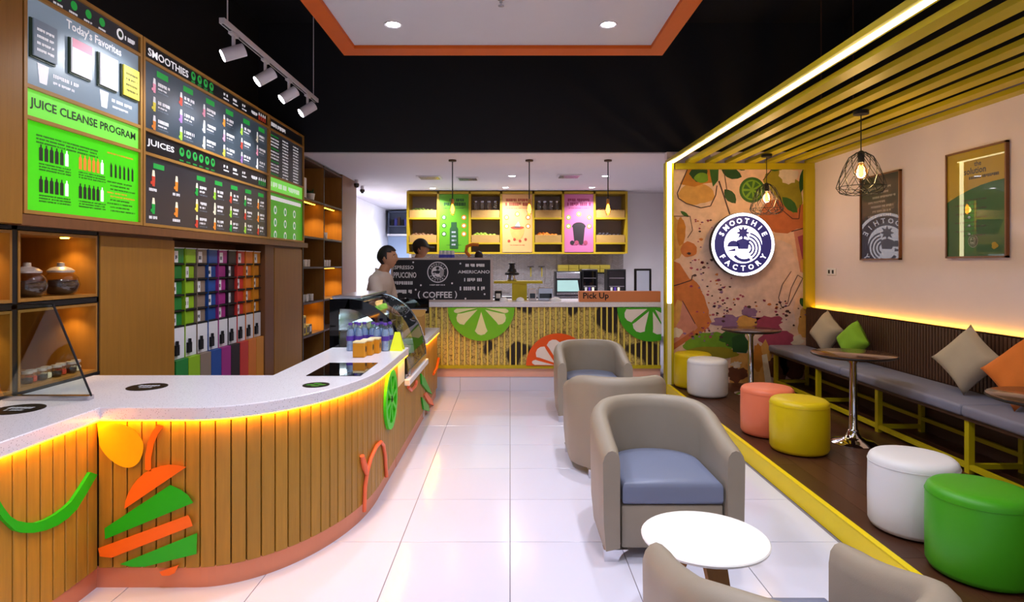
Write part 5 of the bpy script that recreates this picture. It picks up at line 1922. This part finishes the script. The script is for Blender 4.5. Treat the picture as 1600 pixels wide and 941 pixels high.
def make_chair():
    t = local(thing('tub_armchair', (0, 0, 0), '', 'armchair', 'tub armchairs'))
    pth = u_path()
    n = len(pth)
    v, f = [], []
    ns = []
    for i, p in enumerate(pth):
        a, b_ = pth[max(0, i - 1)], pth[min(n - 1, i + 1)]
        tx, ty = b_[0] - a[0], b_[1] - a[1]
        l = math.hypot(tx, ty)
        ns.append((-ty / l, tx / l))          # outwards (left of travel)
    K = 0
    for i, p in enumerate(pth):
        q = min(1, max(0, (p[1] + .36) / .66))
        h = .585 + .135 * (q * q * (3 - 2 * q))
        e = 1.0
        sec = [(-.018, .06), (-.004, .20), (0, .40), (.002, h - .06), (-.010, h - .028), (-.030, h - .008), (-.055, h), (-.080, h - .008), (-.098, h - .03), (-.105, h - .07), (-.105, .27), (-.105, .075)]
        if i in (0, n - 1):           # rounded arm front
            c0 = -.052
            sec = [(c0 + (s - c0) * .82, z if z < .3 else z - .012) for s, z in sec]
            yo = -.022
        else:
            yo = 0
        K = len(sec)
        for s, z in sec:
            v.append((p[0] + ns[i][0] * s, p[1] + ns[i][1] * s + yo, z))
    for i in range(n - 1):
        for k in range(K):
            l = (k + 1) % K
            f.append((i * K + k, i * K + l, (i + 1) * K + l, (i + 1) * K + k))
    f.append(tuple(range(K))[::-1])
    f.append(tuple((n - 1) * K + k for k in range(K)))
    bm = bmesh.new()
    for p in v:
        bm.verts.new(p)
    bm.verts.ensure_lookup_table()
    for q in f:
        bm.faces.new([bm.verts[k] for k in q])
    bmesh.ops.recalc_face_normals(bm, faces=bm.faces[:])
    me = bpy.data.meshes.new('shell')
    bm.to_mesh(me)
    bm.free()
    me.materials.append(MATS['taupe'])
    me.polygons.foreach_set('use_smooth', [True] * len(me.polygons))
    me.set_sharp_from_angle(angle=math.radians(50))
    o = bpy.data.objects.new('shell', me)
    COL.objects.link(o)
    o.parent = t
    MB().rbox(-.262, .262, -.352, .20, .062, .285, .012, 2).build('front_apron', 'taupe', t, 40)
    # seat cushion: D shape
    base = [(-.258, -.362), (.258, -.362)] + [(.258 * math.cos(a), .03 + .22 * math.sin(a)) for a in [PI * k / 20 for k in range(21)]]
    cx, cy = 0, -.08
    rings = []
    for ins, z in ((.02, .288), (.004, .296), (0, .31), (0, .375), (.005, .392), (.02, .404), (.06, .412), (.12, .416)):
        rings.append([(cx + (x - cx) * (1 - ins / .27), cy + (y - cy) * (1 - ins / .3), z) for x, y in base])
    mb = MB()
    m_ = len(base)
    vv = [p for r in rings for p in r]
    ff = []
    for i in range(len(rings) - 1):
        for k in range(m_):
            l = (k + 1) % m_
            ff.append((i * m_ + k, i * m_ + l, (i + 1) * m_ + l, (i + 1) * m_ + k))
    ff.append(tuple(range(m_))[::-1])
    ff.append(tuple((len(rings) - 1) * m_ + k for k in range(m_)))
    mb.add(vv, ff).build('seat_cushion', 'seat_blue', t, 50)
    for sx_, sy2 in ((-1, -1), (1, -1), (-1, 1), (1, 1)):
        x = .292 * sx_ if sy2 < 0 else .18 * sx_
        y = -.335 if sy2 < 0 else .27
        prof_ = [(-.062, .061), (.062, .061), (.035, .045), (.018, .022), (.012, 0), (-.06, 0)]
        if sx_ > 0:
            prof_ = [(-a, z) for a, z in prof_]
        MB().prism([(x + a, z) for a, z in prof_], lambda u, w_, d: (u, y + .03 - d, w_), 0, .06).build('foot', 'chrome', t)
    return t


ch = make_chair()
spots = [(.835, 3.48, 0, 'taupe tub armchair with blue grey seat facing the small white table'),
         (.815, 1.70, PI, 'taupe tub armchair with its back turned, its arms reaching towards the white table'),
         (.80, 4.63, PI, 'taupe tub armchair with its back turned, standing between two armchairs'),
         (.82, 6.24, 0, 'taupe tub armchair standing by the pick up counter bars')]
for k, (x, y, r, lb) in enumerate(spots):
    o = ch if k == 0 else copy_tree(ch)
    o.location = (x, y, 0)
    o.rotation_euler = (0, 0, r)
    o['label'] = lb
# --- low white table
tx, ty, tz = .79, 2.475, .42
t = thing('low_table', (tx, ty, 0), 'small round white table between two tub armchairs', 'table')
MB().lathe([(.0001, -.02), (.235, -.02), (.25, -.012), (.252, -.004), (.248, 0), (.0001, 0)], (tx, ty, tz), 48).build('table_top', 'table_white', t, 40)
for k in range(3):
    a = -PI / 2 + .25 + k * 2 * PI / 3
    d = Vector((math.cos(a), math.sin(a), 0))
    s = Vector((-d.y, d.x, 0))
    c0, c1 = Vector((tx, ty, 0)) + d * .05, Vector((tx, ty, 0)) + d * .20
    v = []
    for c_, z, w_ in ((c0, tz - .021, .05), (c1, 0, .028)):
        for p in (-1, 1):
            for q_ in (-1, 1):
                v.append(c_ + s * w_ * p + d * .014 * q_ + Vector((0, 0, z)))
    MB().add(v, [(0, 1, 3, 2), (4, 6, 7, 5), (0, 4, 5, 1), (2, 3, 7, 6), (0, 2, 6, 4), (1, 5, 7, 3)]).build('leg', 'leg_wood', t)

# --- upholstered stools
stp = None
for (x, y, mt, lb) in ((2.13, 2.76, 'green_leather', 'big green round pouffe beside the white pouffe'),
                       (2.13, 3.22, 'white_leather', 'white round pouffe next to the green pouffe'),
                       (2.175, 4.58, 'yellow_leather', 'yellow round pouffe beside the coral pouffe'),
                       (2.125, 5.03, 'coral_leather', 'coral round pouffe half hidden by the yellow pouffe'),
                       (2.11, 6.51, 'white_leather', 'white round pouffe standing before the mural'),
                       (2.085, 6.945, 'yellow_leather', 'yellow round pouffe tucked behind the white pouffe at the mural')):
    t = thing('pouffe', (x, y, PLAT), lb, 'pouffe', 'round pouffes')
    r = .208
    MB().lathe([(r - .03, .006), (r - .012, .012), (r, .035), (r + .002, .20), (r, .345), (r - .001, .350)], (x, y, PLAT), 40).build('body', mt, t, 50)
    MB().lathe([(r - .001, .350), (r - .002, .362), (r - .008, .376), (r - .022, .388), (r - .05, .394), (r * .5, .396), (.0001, .397)], (x, y, PLAT), 40).build('top_cushion', mt, t, 60)
    MB().tube([(x + (r + .001) * math.cos(a), y + (r + .001) * math.sin(a), PLAT + .350) for a in [2 * PI * k / 40 for k in range(40)]], .0016, 5, True).build('piping', mt, t, 60)
    MB().lathe([(r - .04, .0005), (r - .035, .006), (.0001, .006)], (x, y, PLAT), 24).build('base', 'black_metal', t)

# --- chrome pedestal tables
for (x, y, lb) in ((2.69, 4.77, 'round brown pedestal table with chrome stem under the wire lamp beside poster'),
                   (2.59, 6.55, 'round brown pedestal table with chrome stem in front of the mural'),
                   (2.86, 3.18, 'round brown pedestal table beside the orange cushion')):
    t = thing('pedestal_table', (x, y, PLAT), lb, 'table', 'chrome pedestal tables')
    MB().lathe([(.0001, .675), (.27, .675), (.295, .684), (.30, .692), (.30, .700), (.297, .702), (.0001, .702)], (x, y, PLAT), 40).build('table_top', 'table_brown', t, 40)
    MB().tube([(x + .2995 * math.cos(a), y + .2995 * math.sin(a), PLAT + .692) for a in [2 * PI * k / 40 for k in range(40)]], .006, 5, True).build('rim', 'black_metal', t, 60)
    MB().lathe([(.04, .10), (.03, .11), (.028, .40), (.026, .62), (.06, .665), (.06, .674)], (x, y, PLAT), 20).build('stem', 'chrome', t, 50)
    MB().lathe([(.165, .0005), (.168, .006), (.14, .022), (.09, .034), (.06, .05), (.045, .08), (.04, .10)], (x, y, PLAT), 32).build('foot', 'chrome', t, 60)

# --- bench along the right wall
t = thing('bench', (3.25, 4.4, PLAT), 'long grey upholstered bench on a yellow metal frame', 'bench')
BY0, BY1 = 1.1, BK - .03
for k, (a, b_) in enumerate(((BY0, 2.6), (2.6, 4.1), (4.1, 5.6), (5.6, BY1))):
    MB().rbox(3.03, 3.46, a + .001, b_ - .001, .50, .578, .022, 3).build('seat_pad', 'bench_grey', t, 40)
MB().box(3.05, 3.46, BY0, BY1, .478, .4995).build('seat_board', 'wood_dark', t)
ys_ = [1.3, 2.1, 3.08, 4.08, 5.085, 6.08, 7.05]
for y in ys_:
    MB().box(3.06, 3.10, y - .02, y + .02, PLAT, .4775).build('leg', 'yellow_paint', t)
    MB().box(3.42, 3.455, y - .018, y + .018, PLAT, .4775).build('leg', 'yellow_paint', t)
    MB().box(3.10, 3.42, y - .016, y + .016, PLAT + .03, PLAT + .062).build('cross_rail', 'yellow_paint', t)
for a, b_ in zip(ys_, ys_[1:]):
    MB().box(3.064, 3.096, a + .02, b_ - .02, PLAT + .028, PLAT + .06).build('front_rail', 'yellow_paint', t)
    MB().box(3.425, 3.45, a + .018, b_ - .018, PLAT + .10, PLAT + .13).build('back_rail', 'yellow_paint', t)
t = thing('ribbed_panel', (3.5, 4.4, PLAT), 'dark ribbed wooden back panel behind the bench with hidden glow', 'back panel')
MB().box(3.475, 3.50, BY0, BY1, PLAT, 1.02).box(3.475, 3.535, BY0, BY1, 1.0, 1.02).build('panel', 'wood_dark', t)
rb_ = MB()
y = BY0 + .01
while y < BY1 - .03:
    rb_.box(3.462, 3.4745, y, y + .026, .579, 1.015)
    y += .036
o = rb_.build('ribs', 'wood_dark', t)
o['kind'] = 'stuff'
MB().box(3.537, 3.55, BY0, BY1 - .02, 1.005, 1.013).build('light_strip', 'led_warm', t)
MB().box(3.502, WR - .001, BY0, BY1, .97, .985).build('light_ledge', 'wood_dark', t)
wr = tag(MB().box(WR - .008, WR - .001, BY0, BK - .001, PLAT, .97).build('baseboard_right', 'core_dark'), 'dark panel on the wall under the bench', 'panel', kind='structure')

# --- scatter cushions, corner up
def pillow(name, loc, size, mt, label, rx, rz, tilt=PI / 4):
    n = 14
    v, f = [], []
    for sgn in (1, -1):
        for i in range(n + 1):
            for j in range(n + 1):
                u, w_ = -1 + 2 * i / n, -1 + 2 * j / n
                a = size / 2
                x = a * u * (1 - .10 * (1 - w_ * w_))
                z = a * w_ * (1 - .10 * (1 - u * u))
                y = sgn * .085 * ((1 - u ** 4) * (1 - w_ ** 4)) ** .6 + sgn * .003 * math.sin(7 * u + 3 * w_) * (1 - u * u)
                v.append((x, y, z))
    m_ = (n + 1) ** 2
    for s in range(2):
        for i in range(n):
            for j in range(n):
                q = (i * (n + 1) + j, (i + 1) * (n + 1) + j, (i + 1) * (n + 1) + j + 1, i * (n + 1) + j + 1)
                q = tuple(k + s * m_ for k in q)
                f.append(q if s == 1 else q[::-1])
    bm = bmesh.new()
    for p in v:
        bm.verts.new(p)
    bm.verts.ensure_lookup_table()
    for q in f:
        bm.faces.new([bm.verts[k] for k in q])
    bmesh.ops.remove_doubles(bm, verts=bm.verts[:], dist=.0008)
    bmesh.ops.recalc_face_normals(bm, faces=bm.faces[:])
    M_ = Matrix.Translation(loc) @ Matrix.Rotation(rz, 4, 'Z') @ Matrix.Rotation(rx, 4, 'X') @ Matrix.Rotation(tilt, 4, 'Y')
    bm.transform(Matrix.Rotation(rz, 4, 'Z') @ Matrix.Rotation(rx, 4, 'X') @ Matrix.Rotation(tilt, 4, 'Y'))
    zmin = min(p.co.z for p in bm.verts)
    me = bpy.data.meshes.new(name)
    bm.to_mesh(me)
    bm.free()
    me.materials.append(MATS[mt])
    me.polygons.foreach_set('use_smooth', [True] * len(me.polygons))
    o = bpy.data.objects.new(name, me)
    COL.objects.link(o)
    o.location = (loc[0], loc[1], loc[2] - zmin)
    tag(o, label, 'cushion', 'scatter cushions on the bench')
    return o


sb = .578
pillow('cushion', (3.335, 6.42, sb), .34, 'lin_beige', 'small beige cushion leaning beside the green cushion', -.22, -PI / 2 + .25, .62)
pillow('cushion', (3.31, 5.88, sb), .30, 'lin_green', 'lime green cushion balanced on its corner', -.25, -PI / 2 + .2, .80)
pillow('cushion', (3.32, 4.42, sb), .37, 'lin_beige', 'large beige cushion standing on its corner beside the orange cushion', -.25, -PI / 2 + .35, .72)
pillow('cushion', (3.30, 3.93, sb), .36, 'lin_orange', 'orange cushion on the bench beside the large beige cushion', -.3, -PI / 2 + .3, .75)

# --- wire cage pendants
for k, (x, y, lb) in enumerate(((2.71, 4.70, 'black wire cage pendant lamp hanging beside the dark poster'), (2.765, 6.56, 'black wire cage pendant lamp hanging before the mural'))):
    t = thing('cage_pendant', (x, y, SZ), lb, 'pendant lamp', 'wire cage pendants')
    MB().lathe([(.055, -.001), (.055, -.03), (.012, -.034)], (x, y, SZ), 20).build('canopy', 'black_metal', t, 40)
    MB().cyl((x, y, SZ - .03), (x, y, 2.40), .004, n=6).build('cord', 'black_metal', t)
    MB().lathe([(.012, .02), (.024, .01), (.024, -.07), (.018, -.075)], (x, y, 2.38), 14).build('socket', 'black_metal', t, 40)
    MB().lathe([(.018, 0), (.028, -.02), (.046, -.06), (.048, -.085), (.036, -.115), (.0001, -.132)], (x, y, 2.305), 18).build('bulb', amb, t, 60)
    MB().lathe([(.008, -.02), (.018, -.045), (.02, -.075), (.012, -.10), (.0001, -.108)], (x, y, 2.305), 8).build('filament', 'bulb_glow', t, 60)
    cg = MB()
    rings = [(.035, 2.385), (.085, 2.35), (.12, 2.28), (.15, 2.20), (.172, 2.12), (.15, 2.08), (.11, 2.065)]
    for i, (r, z) in enumerate(rings):
        if i in (0, 4, 6):
            cg.tube([(x + r * math.cos(a), y + r * math.sin(a), z + .0) for a in [2 * PI * q / 24 for q in range(24)]], .003, 4, True)
    nW = 12
    for q in range(nW):
        for sg in (1, -1):
            pts = []
            for i, (r, z) in enumerate(rings):
                a = 2 * PI * (q + sg * i * .5) / nW
                pts.append((x + r * math.cos(a), y + r * math.sin(a), z))
            cg.tube(pts, .0026, 4)
    cg.build('cage', 'black_metal', t)
    l = light('pendant_light', 'POINT', (0, 0, 2.235 - SZ), 13, (1, .86, .74), .045)
    l.parent = t

# --- track with four spotlights
TX, TZ = -1.89, 3.105
t = thing('light_track', (TX, 4.97, TZ), 'white lighting track hung on thin rods above the menu boards', 'light track')
MB().box(TX - .018, TX + .018, 3.99, 5.95, TZ, TZ + .036).build('rail', 'white_metal', t)
MB().box(TX - .006, TX + .006, 4.0, 5.94, TZ - .004, TZ - .0005).build('conductor', 'black_metal', t)
for y in (4.07, 5.85):
    MB().cyl((TX, y, TZ + .036), (TX, y, 4.4), .005, n=6).build('rod', 'white_metal', t)
for k, y in enumerate((4.16, 4.70, 5.20, 5.68)):
    q = thing('track_spotlight', (TX, y, TZ), ('lit white spotlight at the rod end of the track', 'second white spotlight along the track', 'third white spotlight along the track', 'last white spotlight nearest the black bulkhead')[k], 'spotlight', 'spotlights on the track')
    MB().box(TX - .014, TX + .014, y - .05, y + .05, TZ - .022, TZ - .0045).box(TX - .008, TX + .008, y - .012, y + .012, TZ - .11, TZ - .022).build('bracket', 'white_metal', q)
    d = Vector((-.80, -.42, -.42)).normalized() if k == 0 else Vector((-.72, -.42, -.62)).normalized()
    c_ = Vector((TX, y, TZ - .135))
    MB().cyl(c_ - d * .075, c_ + d * .075, .044, n=20).build('housing', 'white_metal', q, 40)
    MB().cyl(c_ + d * .0755, c_ + d * .0775, .039, n=20).build('lens', 'lamp_glow', q)
    l = light('track_light', 'SPOT', tuple(c_ + d * .085 - Vector((TX, y, TZ))), 22, (.9, .95, 1), .03, angle=1.25, blend=.6)
    l.parent = q
    l.rotation_euler = Vector((-.57, -.05 if k else -.55, -.62)).to_track_quat('-Z', 'Y').to_euler()
# thin suspension rods over the slat ceiling
for k, (px, y) in enumerate(((1283, 5.6), (1333, 5.6))):
    x = (px - VX) * y / F
    tag(MB().cyl((x, y, SZ + .09), (x, y, 4.4), .006, n=6).build('hanger_rod', 'wood_dark', None, off=(x, y, SZ + .09)), 'thin dark rod holding up the yellow slat ceiling', 'rod', 'slat ceiling hanger rods')

# ================================================================== PEOPLE
pm('skin', 'ab7a5c', .5, var=.06)
pm('hair', '17110f', .6, var=.3)
pm('shirt', 'b9a89e', .85, var=.06, bump=.2, bscale=60)
pm('shirt_dark', '3a3438', .85)
pm('trousers', '23232b', .8)
pm('cap_black', '1c1c22', .7)
pm('shoe', '141416', .5)
pm('eye_white', 'e8e4e0', .3)
pm('eye_dark', '120c0a', .2)


def remeshed(name, mb, mt, parent, vox, smooth_it=4):
    o = mb.build('tmp', mt, None)
    r = o.modifiers.new('r', 'REMESH')
    r.mode = 'VOXEL'
    r.voxel_size = vox
    s = o.modifiers.new('s', 'SMOOTH')
    s.iterations = smooth_it
    s.factor = .5
    dg = bpy.context.evaluated_depsgraph_get()
    me = bpy.data.meshes.new_from_object(o.evaluated_get(dg))
    me.name = name
    old = o.data
    bpy.data.objects.remove(o)
    bpy.data.meshes.remove(old)
    me.polygons.foreach_set('use_smooth', [True] * len(me.polygons))
    q = bpy.data.objects.new(name, me)
    COL.objects.link(q)
    q.parent = parent
    return q


def ball(mb, c, rx, ry=None, rz=None, n=14):
    ry, rz = ry or rx, rz or rx
    v, f = [], []
    for i in range(1, n):
        a = -PI / 2 + PI * i / n
        for k in range(n):
            b = 2 * PI * k / n
            v.append((c[0] + rx * math.cos(a) * math.cos(b), c[1] + ry * math.cos(a) * math.sin(b), c[2] + rz * math.sin(a)))
    for i in range(n - 2):
        for k in range(n):
            l = (k + 1) % n
            f.append((i * n + k, i * n + l, (i + 1) * n + l, (i + 1) * n + k))
    f.append(tuple(range(n))[::-1])
    f.append(tuple((n - 2) * n + k for k in range(n)))
    mb.add(v, f)


def limb(mb, pts, rs, n=12):
    """tapering limb with rounded joints"""
    for (a, b), (r0, r1) in zip(zip(pts, pts[1:]), zip(rs, rs[1:])):
        mb.cyl(a, b, r0, r1, n)
    for p, r in zip(pts, rs):
        ball(mb, p, r, n=10)


def loft(mb, rings, n=24):
    v, f = [], []
    for (cx, cy, cz, rx, ry) in rings:
        for k in range(n):
            a = 2 * PI * k / n
            v.append((cx + rx * math.cos(a), cy + ry * math.sin(a), cz))
    for i in range(len(rings) - 1):
        for k in range(n):
            l = (k + 1) % n
            f.append((i * n + k, i * n + l, (i + 1) * n + l, (i + 1) * n + k))
    f.append(tuple(range(n))[::-1])
    f.append(tuple((len(rings) - 1) * n + k for k in range(n)))
    mb.add(v, f)


def head_pt(a, b, g=0.):
    """point of the head; a = latitude, b = longitude (0 = face, +x)"""
    x, y, z = .101 * math.cos(a) * math.cos(b), .077 * math.cos(a) * math.sin(b), .122 * math.sin(a)
    if z < 0:
        k = (-z / .122) ** 1.4
        y *= 1 - .30 * k
        x = x * (1 - .28 * k) + .022 * k
    if x < 0 and z > -.05:
        x *= 1.08
    if math.cos(b) > 0 and g == 0:
        x += .026 * math.exp(-(y / .013) ** 2 - ((z + .022) / .020) ** 2)            # nose
        x += .008 * math.exp(-(y / .02) ** 2 - ((z - .005) / .03) ** 2)
        x += .007 * math.exp(-(y / .04) ** 2 - ((z - .026) / .010) ** 2)              # brow
        x += .008 * math.exp(-(y / .022) ** 2 - ((z + .064) / .009) ** 2)             # lips
        x += .010 * math.exp(-(y / .03) ** 2 - ((z + .105) / .018) ** 2)              # chin
        x -= .008 * (math.exp(-((y - .031) / .014) ** 2 - ((z - .006) / .012) ** 2) + math.exp(-((y + .031) / .014) ** 2 - ((z - .006) / .012) ** 2))
    s = 1 + g
    return x * s, y * s, z * s


def make_person(name, loc, rz, label, H, lean, shirt, cap, arm_r, arm_l):
    root = thing(name, loc, label, 'person', rz=rz)
    local(root)
    hz = H - .122                        # head centre
    hip = .52 * H
    sh = hz - .235                       # shoulder height
    lx = lean
    b = MB()
    # legs
    feet = []
    for s in (-1, 1):
        limb(b, [(0, .095 * s, hip), (.012, .10 * s, .28 * H), (-.01, .10 * s, .06)], [.082, .056, .038])
        limb(b, [(-.02, .10 * s, .05), (.10, .11 * s, .03)], [.036, .028])
    loft(b, [(-.005, 0, hip - .06, .10, .16), (0, 0, hip + .02, .105, .165), (lx * .35, 0, hip + .14, .09, .145), (lx * .7, 0, hip + .30, .105, .17), (lx * .95, 0, sh - .05, .105, .185), (lx, 0, sh + .01, .085, .17), (lx + .0, 0, sh + .06, .06, .08)])
    hx = lx + .05 + lean * .25
    limb(b, [(lx + .0, 0, sh + .02), (hx - .012, 0, hz - .08)], [.064, .056])
    hv, hf = [], []
    n, m_ = 30, 40
    for i in range(1, n):
        a = -PI / 2 + PI * i / n
        for k in range(m_):
            p = head_pt(a, 2 * PI * k / m_)
            hv.append((p[0] + hx, p[1], p[2] + hz))
    for i in range(n - 2):
        for k in range(m_):
            l = (k + 1) % m_
            hf.append((i * m_ + k, i * m_ + l, (i + 1) * m_ + l, (i + 1) * m_ + k))
    hf.append(tuple(range(m_))[::-1])
    hf.append(tuple((n - 2) * m_ + k for k in range(m_)))
    b.add(hv, hf)
    for s in (-1, 1):
        ball(b, (hx - .006, .077 * s, hz - .012), .018, .011, .030, 10)
    for s, arm in ((-1, arm_r), (1, arm_l)):
        S_ = (lx, .185 * s, sh - .01)
        E_, W_2, dirh = arm
        E_ = (E_[0], E_[1] * s, E_[2])
        W_2 = (W_2[0], W_2[1] * s, W_2[2])
        limb(b, [S_, E_, W_2], [.055, .041, .029])
        # hand: palm and five fingers
        d = Vector(dirh)
        d.normalize()
        side = Vector((0, 1, 0)) - d * d.y
        side.normalize()
        pw_ = Vector(W_2)
        limb(b, [pw_, pw_ + d * .05], [.027, .030])
        for q in range(-1, 2):
            limb(b, [pw_ + d * .03 + side * q * .018, pw_ + d * .085 + side * q * .022], [.016, .014])
        for q, L_ in zip((-1.5, -.5, .5, 1.5), (.058, .074, .078, .066)):
            r_ = pw_ + d * .085 + side * q * .021
            dn = (d + Vector((0, 0, -.35))).normalized()
            limb(b, [r_, r_ + d * L_ * .5, r_ + d * L_ * .5 + dn * L_ * .5], [.0095, .009, .0078], 8)
        r_ = pw_ + d * .03 - side * s * .028
        limb(b, [r_, r_ - side * s * .022 + d * .03, r_ - side * s * .026 + d * .06], [.013, .011, .009], 8)
    remeshed('body', b, 'skin', root, .0075, 3)
    # shirt with short sleeves and collar
    c = MB()
    loft(c, [(lx * .1, 0, hip - .02, .125, .185), (lx * .35, 0, hip + .14, .112, .168), (lx * .7, 0, hip + .30, .125, .19), (lx * .95, 0, sh - .05, .122, .205), (lx, 0, sh + .02, .105, .19), (lx + .008, 0, sh + .08, .078, .088)])
    for s, arm in ((-1, arm_r), (1, arm_l)):
        S_ = Vector((lx, .185 * s, sh - .01))
        E_ = Vector((arm[0][0], arm[0][1] * s, arm[0][2]))
        limb(c, [S_, S_ + (E_ - S_) * .78], [.071, .064])
    c.tube([(lx + .012 + .070 * math.cos(q), .070 * math.sin(q), sh + .082 - .03 * math.cos(q)) for q in [2 * PI * k / 20 for k in range(20)]], .012, 8, True)
    remeshed('shirt', c, shirt, root, .011, 4)
    c = MB()
    loft(c, [(-.005, 0, hip - .09, .115, .175), (0, 0, hip + .03, .12, .18)])
    for s in (-1, 1):
        limb(c, [(0, .095 * s, hip - .03), (.012, .10 * s, .28 * H), (-.01, .10 * s, .09)], [.098, .074, .062])
    remeshed('trousers', c, 'trousers', root, .014, 4)
    for s in (-1, 1):
        MB().rbox(-.07, .20, .10 * s - .048, .10 * s + .048, 0, .075, .025, 3).build('shoe', 'shoe', root, 60)
    # hair: shell over the back and top of the head
    v, f = [], []
    n, m_ = 22, 36
    ok = {}
    for i in range(n + 1):
        a = -PI / 2 + PI * i / n
        for k in range(m_):
            bb = 2 * PI * k / m_
            p = head_pt(a, bb, .10)
            v.append((p[0] + hx, p[1], p[2] + hz))
            zz, fr_ = p[2], math.cos(bb)
            ok[(i, k)] = (zz > .072) or (zz > .045 and fr_ < .72) or (zz > -.085 and fr_ < -.2) or (zz > -.025 and fr_ < .28)
    for i in range(n):
        for k in range(m_):
            l = (k + 1) % m_
            if ok[(i, k)] and ok[(i, l)] and ok[(i + 1, k)] and ok[(i + 1, l)]:
                f.append((i * m_ + k, i * m_ + l, (i + 1) * m_ + l, (i + 1) * m_ + k))
    h = MB().add(v, f).build('hair', 'hair', root, 80)
    so = h.modifiers.new('s', 'SOLIDIFY')
    so.thickness = .014
    so.offset = -1
    for s in (-1, 1):
        ey = MB()
        ball(ey, (hx + .079, .031 * s, hz + .006), .0095, n=8)
        e = ey.build('eye', 'eye_white', root, 60)
        pu = MB()
        ball(pu, (hx + .0855, .031 * s, hz + .006), .0058, n=8)
        pu.build('pupil', 'eye_dark', e, 60)
        br = MB()
        br.tube([(hx + .093, .015 * s, hz + .026), (hx + .092, .032 * s, hz + .031), (hx + .082, .05 * s, hz + .026)], [.003, .0045, .003], 6).build('eyebrow', 'hair', root, 60)
    MB().tube([(hx + .083, -.02, hz - .064), (hx + .092, 0, hz - .063), (hx + .083, .02, hz - .064)], .0035, 6).build('lips', 'mu_pink', root, 60)
    if cap:
        v, f = [], []
        n, m_ = 10, 28
        for i in range(n + 1):
            a = .18 + (PI / 2 - .18) * i / n
            for k in range(m_):
                p = head_pt(a, 2 * PI * k / m_, .17)
                v.append((p[0] + hx, p[1], p[2] + hz + .004))
        for i in range(n):
            for k in range(m_):
                l = (k + 1) % m_
                f.append((i * m_ + k, i * m_ + l, (i + 1) * m_ + l, (i + 1) * m_ + k))
        cp = MB().add(v, f).build('cap', 'cap_black', root, 60)
        bv = []
        for k in range(9):
            a = -1.1 + 2.2 * k / 8
            p = (hx + .105 * math.cos(a), .088 * math.sin(a))
            q = (hx + .09 + .105 * math.cos(a), .088 * math.sin(a))
            bv += [(p[0], p[1], hz + .036), (q[0], q[1], hz + .022 - .01 * abs(math.sin(a)))]
        bf = [(2 * k, 2 * k + 1, 2 * k + 3, 2 * k + 2) for k in range(8)]
        br = MB().add(bv, bf).build('brim', 'cap_black', cp, 60)
        so = br.modifiers.new('s', 'SOLIDIFY')
        so.thickness = .004
    return root


make_person('person', (-1.50, 6.62, 0), -.15, 'person in a beige short sleeved shirt leaning forward behind the glass case', 1.72, .10, 'shirt', False,
            ((.17, .235, 1.10), (.24, .16, 1.06), (.8, .1, -.4)), ((.16, .235, 1.10), (.22, .14, 1.08), (1, -.1, -.1)))
make_person('person', (-1.34, 8.45, .171), -.1, 'person in a black cap working behind the coffee board', 1.69, .04, 'shirt_dark', True,
            ((.12, .23, 1.08), (.33, .16, 1.12), (1, 0, 0)), ((.12, .23, 1.08), (.33, .16, 1.12), (1, 0, 0)))
